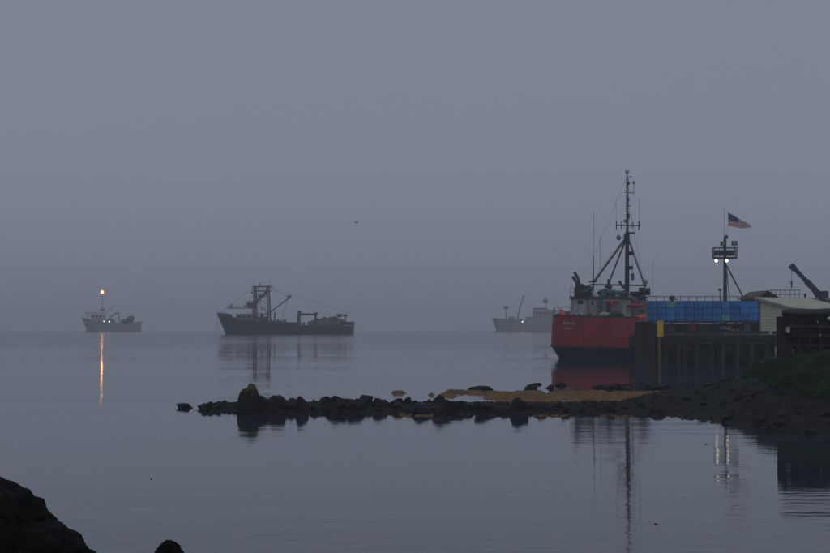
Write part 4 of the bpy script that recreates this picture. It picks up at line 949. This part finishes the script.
for z_, nm in ((hh, 'top_rail'), (hh-0.45, 'middle_rail')): T(nm, (X(768, DG)-X(783, DG), 0, z_), (X(798, DG)-X(783, DG), 0, z_), 0.04, M_rust, gr, n=6)
for k in range(7): T('rail_post', ((k-3)*0.5, 0, -0.6), ((k-3)*0.5, 0, hh), 0.03, M_rust, gr, n=6)

# crane
DC = 150.0; cr_ = thing('crane', 'dark blue knuckle crane with raised boom at the right behind the shed', 'crane', (X(822, DC), DC, ZD))
def Cp(x_, y_, d=0): q = P(x_, y_, DC+d); return Vector((q.x-cr_.location.x, q.y-DC, q.z-ZD))
T('pedestal', (0, 0, 0), Cp(822, 297), 0.32, M_crane, cr_, 0.28, 10)
MB().beam(Cp(821, 296.8), Cp(806.5, 281), 0.4, 0.5).build('main_boom', M_crane, cr_); MB().beam(Cp(808, 282.6), Cp(793.4, 267.5), 0.3, 0.36).build('boom_extension', M_crane, cr_)
MB().box(tuple(Cp(792.9, 267.2)), (0.55, 0.45, 0.5), tilt=R(45)).build('boom_head', M_crane, cr_)
MB().beam(Cp(816.5, 297.5), Cp(812.5, 289), 0.16).build('boom_ram', M_dark, cr_)
B('slew_house', Cp(823.5, 294.6), (0.75, 0.7, 0.65), M_crane, cr_)
T('hook_line', Cp(791.8, 268.5), Cp(791.6, 281), 0.018, M_dark, cr_, n=5); T('hook', Cp(791.6, 281), Cp(791.6, 288.2), 0.09, M_dark, cr_, 0.04)
T('hose', Cp(819, 291), Cp(807, 279.2), 0.03, M_dark, cr_, n=5)
sb = thing('ventilator', 'small dark roof ventilator between shed roof and crane', 'vent', (X(807.5, DG), DG+1, ZD+Gp(0, 298).z)); T('stack', (0, 0, -0.6), (0, 0, 0.35), 0.12, M_dark, sb); T('cowl', (0, 0, 0.3), (0, 0, 0.5), 0.22, M_dark, sb, 0.1)

# ------------------------------------------------------------------ near dark open rack on the grassy bank
DK = 69.0; sK = F/DK
rk = thing('boat_rack', 'dark open timber rack with heavy top roll and shelves on the grassy bank', 'rack', (X(805, DK), DK, 0))
def Kx(px): return X(px, DK)-rk.location.x
def Kz(py): return Z(py, DK)
XR = 905
for k, px in enumerate((780.2, 784.8, 789.8, 799, 809, 820, 832, 846, 860, 875, 890)):
    for y_ in (0.0, 1.3):
        B('post', (Kx(px)+(0.20+(px-780)/F*1.3 if y_ else 0), y_, (Kz(316 if px > 785 else 319)+0.2)/2-0.1), (0.13 if px < 792 else 0.17, 0.15, Kz(316 if px > 785 else 319)-0.2+0.4), M_pile[0 if k % 3 else 2], rk)
def log(name, x0, x1, py, r_, y_, m, seed=0):
    b = MB(); rings = []
    n_ = 26
    for k in range(n_+1):
        t_ = k/n_; rr_ = r_*(1+0.10*noise.noise(Vector((t_*9, seed, 0))))*(0.55 if k == 0 else (0.9 if k == 1 else 1))
        xx = Kx(x0)+(Kx(x1)-Kx(x0))*t_; rings.append([(xx, y_+rr_*math.cos(a), Kz(py)+0.02*math.sin(t_*14+seed)+rr_*math.sin(a)) for a in [j*math.pi/6 for j in range(12)]])
    b.loft(rings, caps=(True, True)); return b.build(name, m, rk, smooth=True)
log('top_roll', 781.5, XR, 312.8, 0.185, -0.12, M_black, 2); log('top_roll', 784, XR, 313.6, 0.17, 0.3, M_black, 5); log('top_roll', 790, XR, 312.0, 0.16, 0.75, M_black, 7)
for (py, h_, y_, m, x0) in ((318.6, 0.12, -0.1, M_timber, 779), (326.4, 0.10, -0.12, M_timber2, 785), (335.5, 0.16, -0.1, M_timber, 779), (345, 0.12, 0.0, M_timber, 781)):
    B('beam', ((Kx(x0)+Kx(XR))/2, y_, Kz(py)), (Kx(XR)-Kx(x0), 0.14, h_), m, rk)
for k, (x0, x1, y0, y1, dz, m) in enumerate(((792, 806, 320.0, 325.6, 0.5, M_dark), (806, 822, 319.5, 325.6, 0.6, M_timber), (823, 842, 319.5, 325.6, 0.6, M_dark), (843, 880, 320, 325.6, 0.6, M_timber),
                            (789, 812, 328, 335, 0.5, M_dark), (812, 838, 327.8, 335, 0.6, M_timber), (838, 880, 328, 335, 0.6, M_dark), (793, 840, 337, 347, 0.9, M_timber), (840, 890, 337, 352, 0.9, M_timber))):
    MB().box((Kx((x0+x1)/2), dz, Kz((y0+y1)/2)), (Kx(x1)-Kx(x0)-0.04, 0.7, Kz(y0)-Kz(y1)-0.02)).build('stacked_timber', m, rk)
pb = thing('pail', 'small pale pail on the left shelf of the dark rack', 'pail', (X(786.6, DK), DK-0.22, Kz(332.6)))
T('body', (0, 0, 0), (0, 0, 0.24), 0.075, M_pale, pb, 0.09, 10); T('rim', (0, 0, 0.235), (0, 0, 0.26), 0.1, M_grey, pb, None, 10)
B('shelf', (Kx(787), -0.12, Kz(332.6)-0.03), (0.4, 0.5, 0.05), M_timber, rk)
for (px, py, lb) in ((829, 318.6, 'round pale float tucked under the top roll at the right edge'), (817.2, 322.0, 'tiny pale float on the upper shelf of the dark rack'), (820, 335.0, 'tiny pale float on the lower shelf of the dark rack')):
    q = P(px, py, DK-0.35); r_ = 0.085 if px == 829 else 0.035
    o = MB().blob((0, 0, 0), (r_*2, r_*2, r_*2), 1, 12, amp=0.03).build('float', M_pale, smooth=True); o.location = q; tag(o, lb, 'float')
    MB().tube((0, 0, r_*0.8), (0, 0, r_*1.5), r_*0.2).build('eye', M_dark, o)
B('back_boards', (Kx(845), 1.5, (Kz(316)+Kz(350))/2), (Kx(XR)-Kx(797), 0.08, Kz(316)-Kz(350)), M_timber, rk)

# ------------------------------------------------------------------ gull
q = P(356.5, 222.8, 250); gl = thing('gull', 'small dark gull flying alone in the fog above the bay', 'bird', q, R(20))
MB().blob((0, 0, 0), (0.46, 0.13, 0.13), 1, 12, amp=0).blob((-0.24, 0, 0.03), (0.12, 0.09, 0.09), 1, 10, amp=0).build('body', M_grey, gl, smooth=True)
for sgn in (-1, 1):
    b = MB(); pts = [(0.06, 0.04, 0.02), (-0.10, 0.04, 0.03), (-0.12, 0.30, 0.14), (-0.02, 0.62, 0.04), (0.05, 0.64, 0.03), (0.06, 0.30, 0.13)]
    b.prism([(x_, y_*sgn, z_) for x_, y_, z_ in pts], (0, 0, 0.015)); b.build('wing', M_dark, gl)
MB().prism([(0.2, -0.04, 0), (0.36, -0.08, 0), (0.36, 0.08, 0), (0.2, 0.04, 0)], (0, 0, 0.012)).build('tail', M_pale, gl)
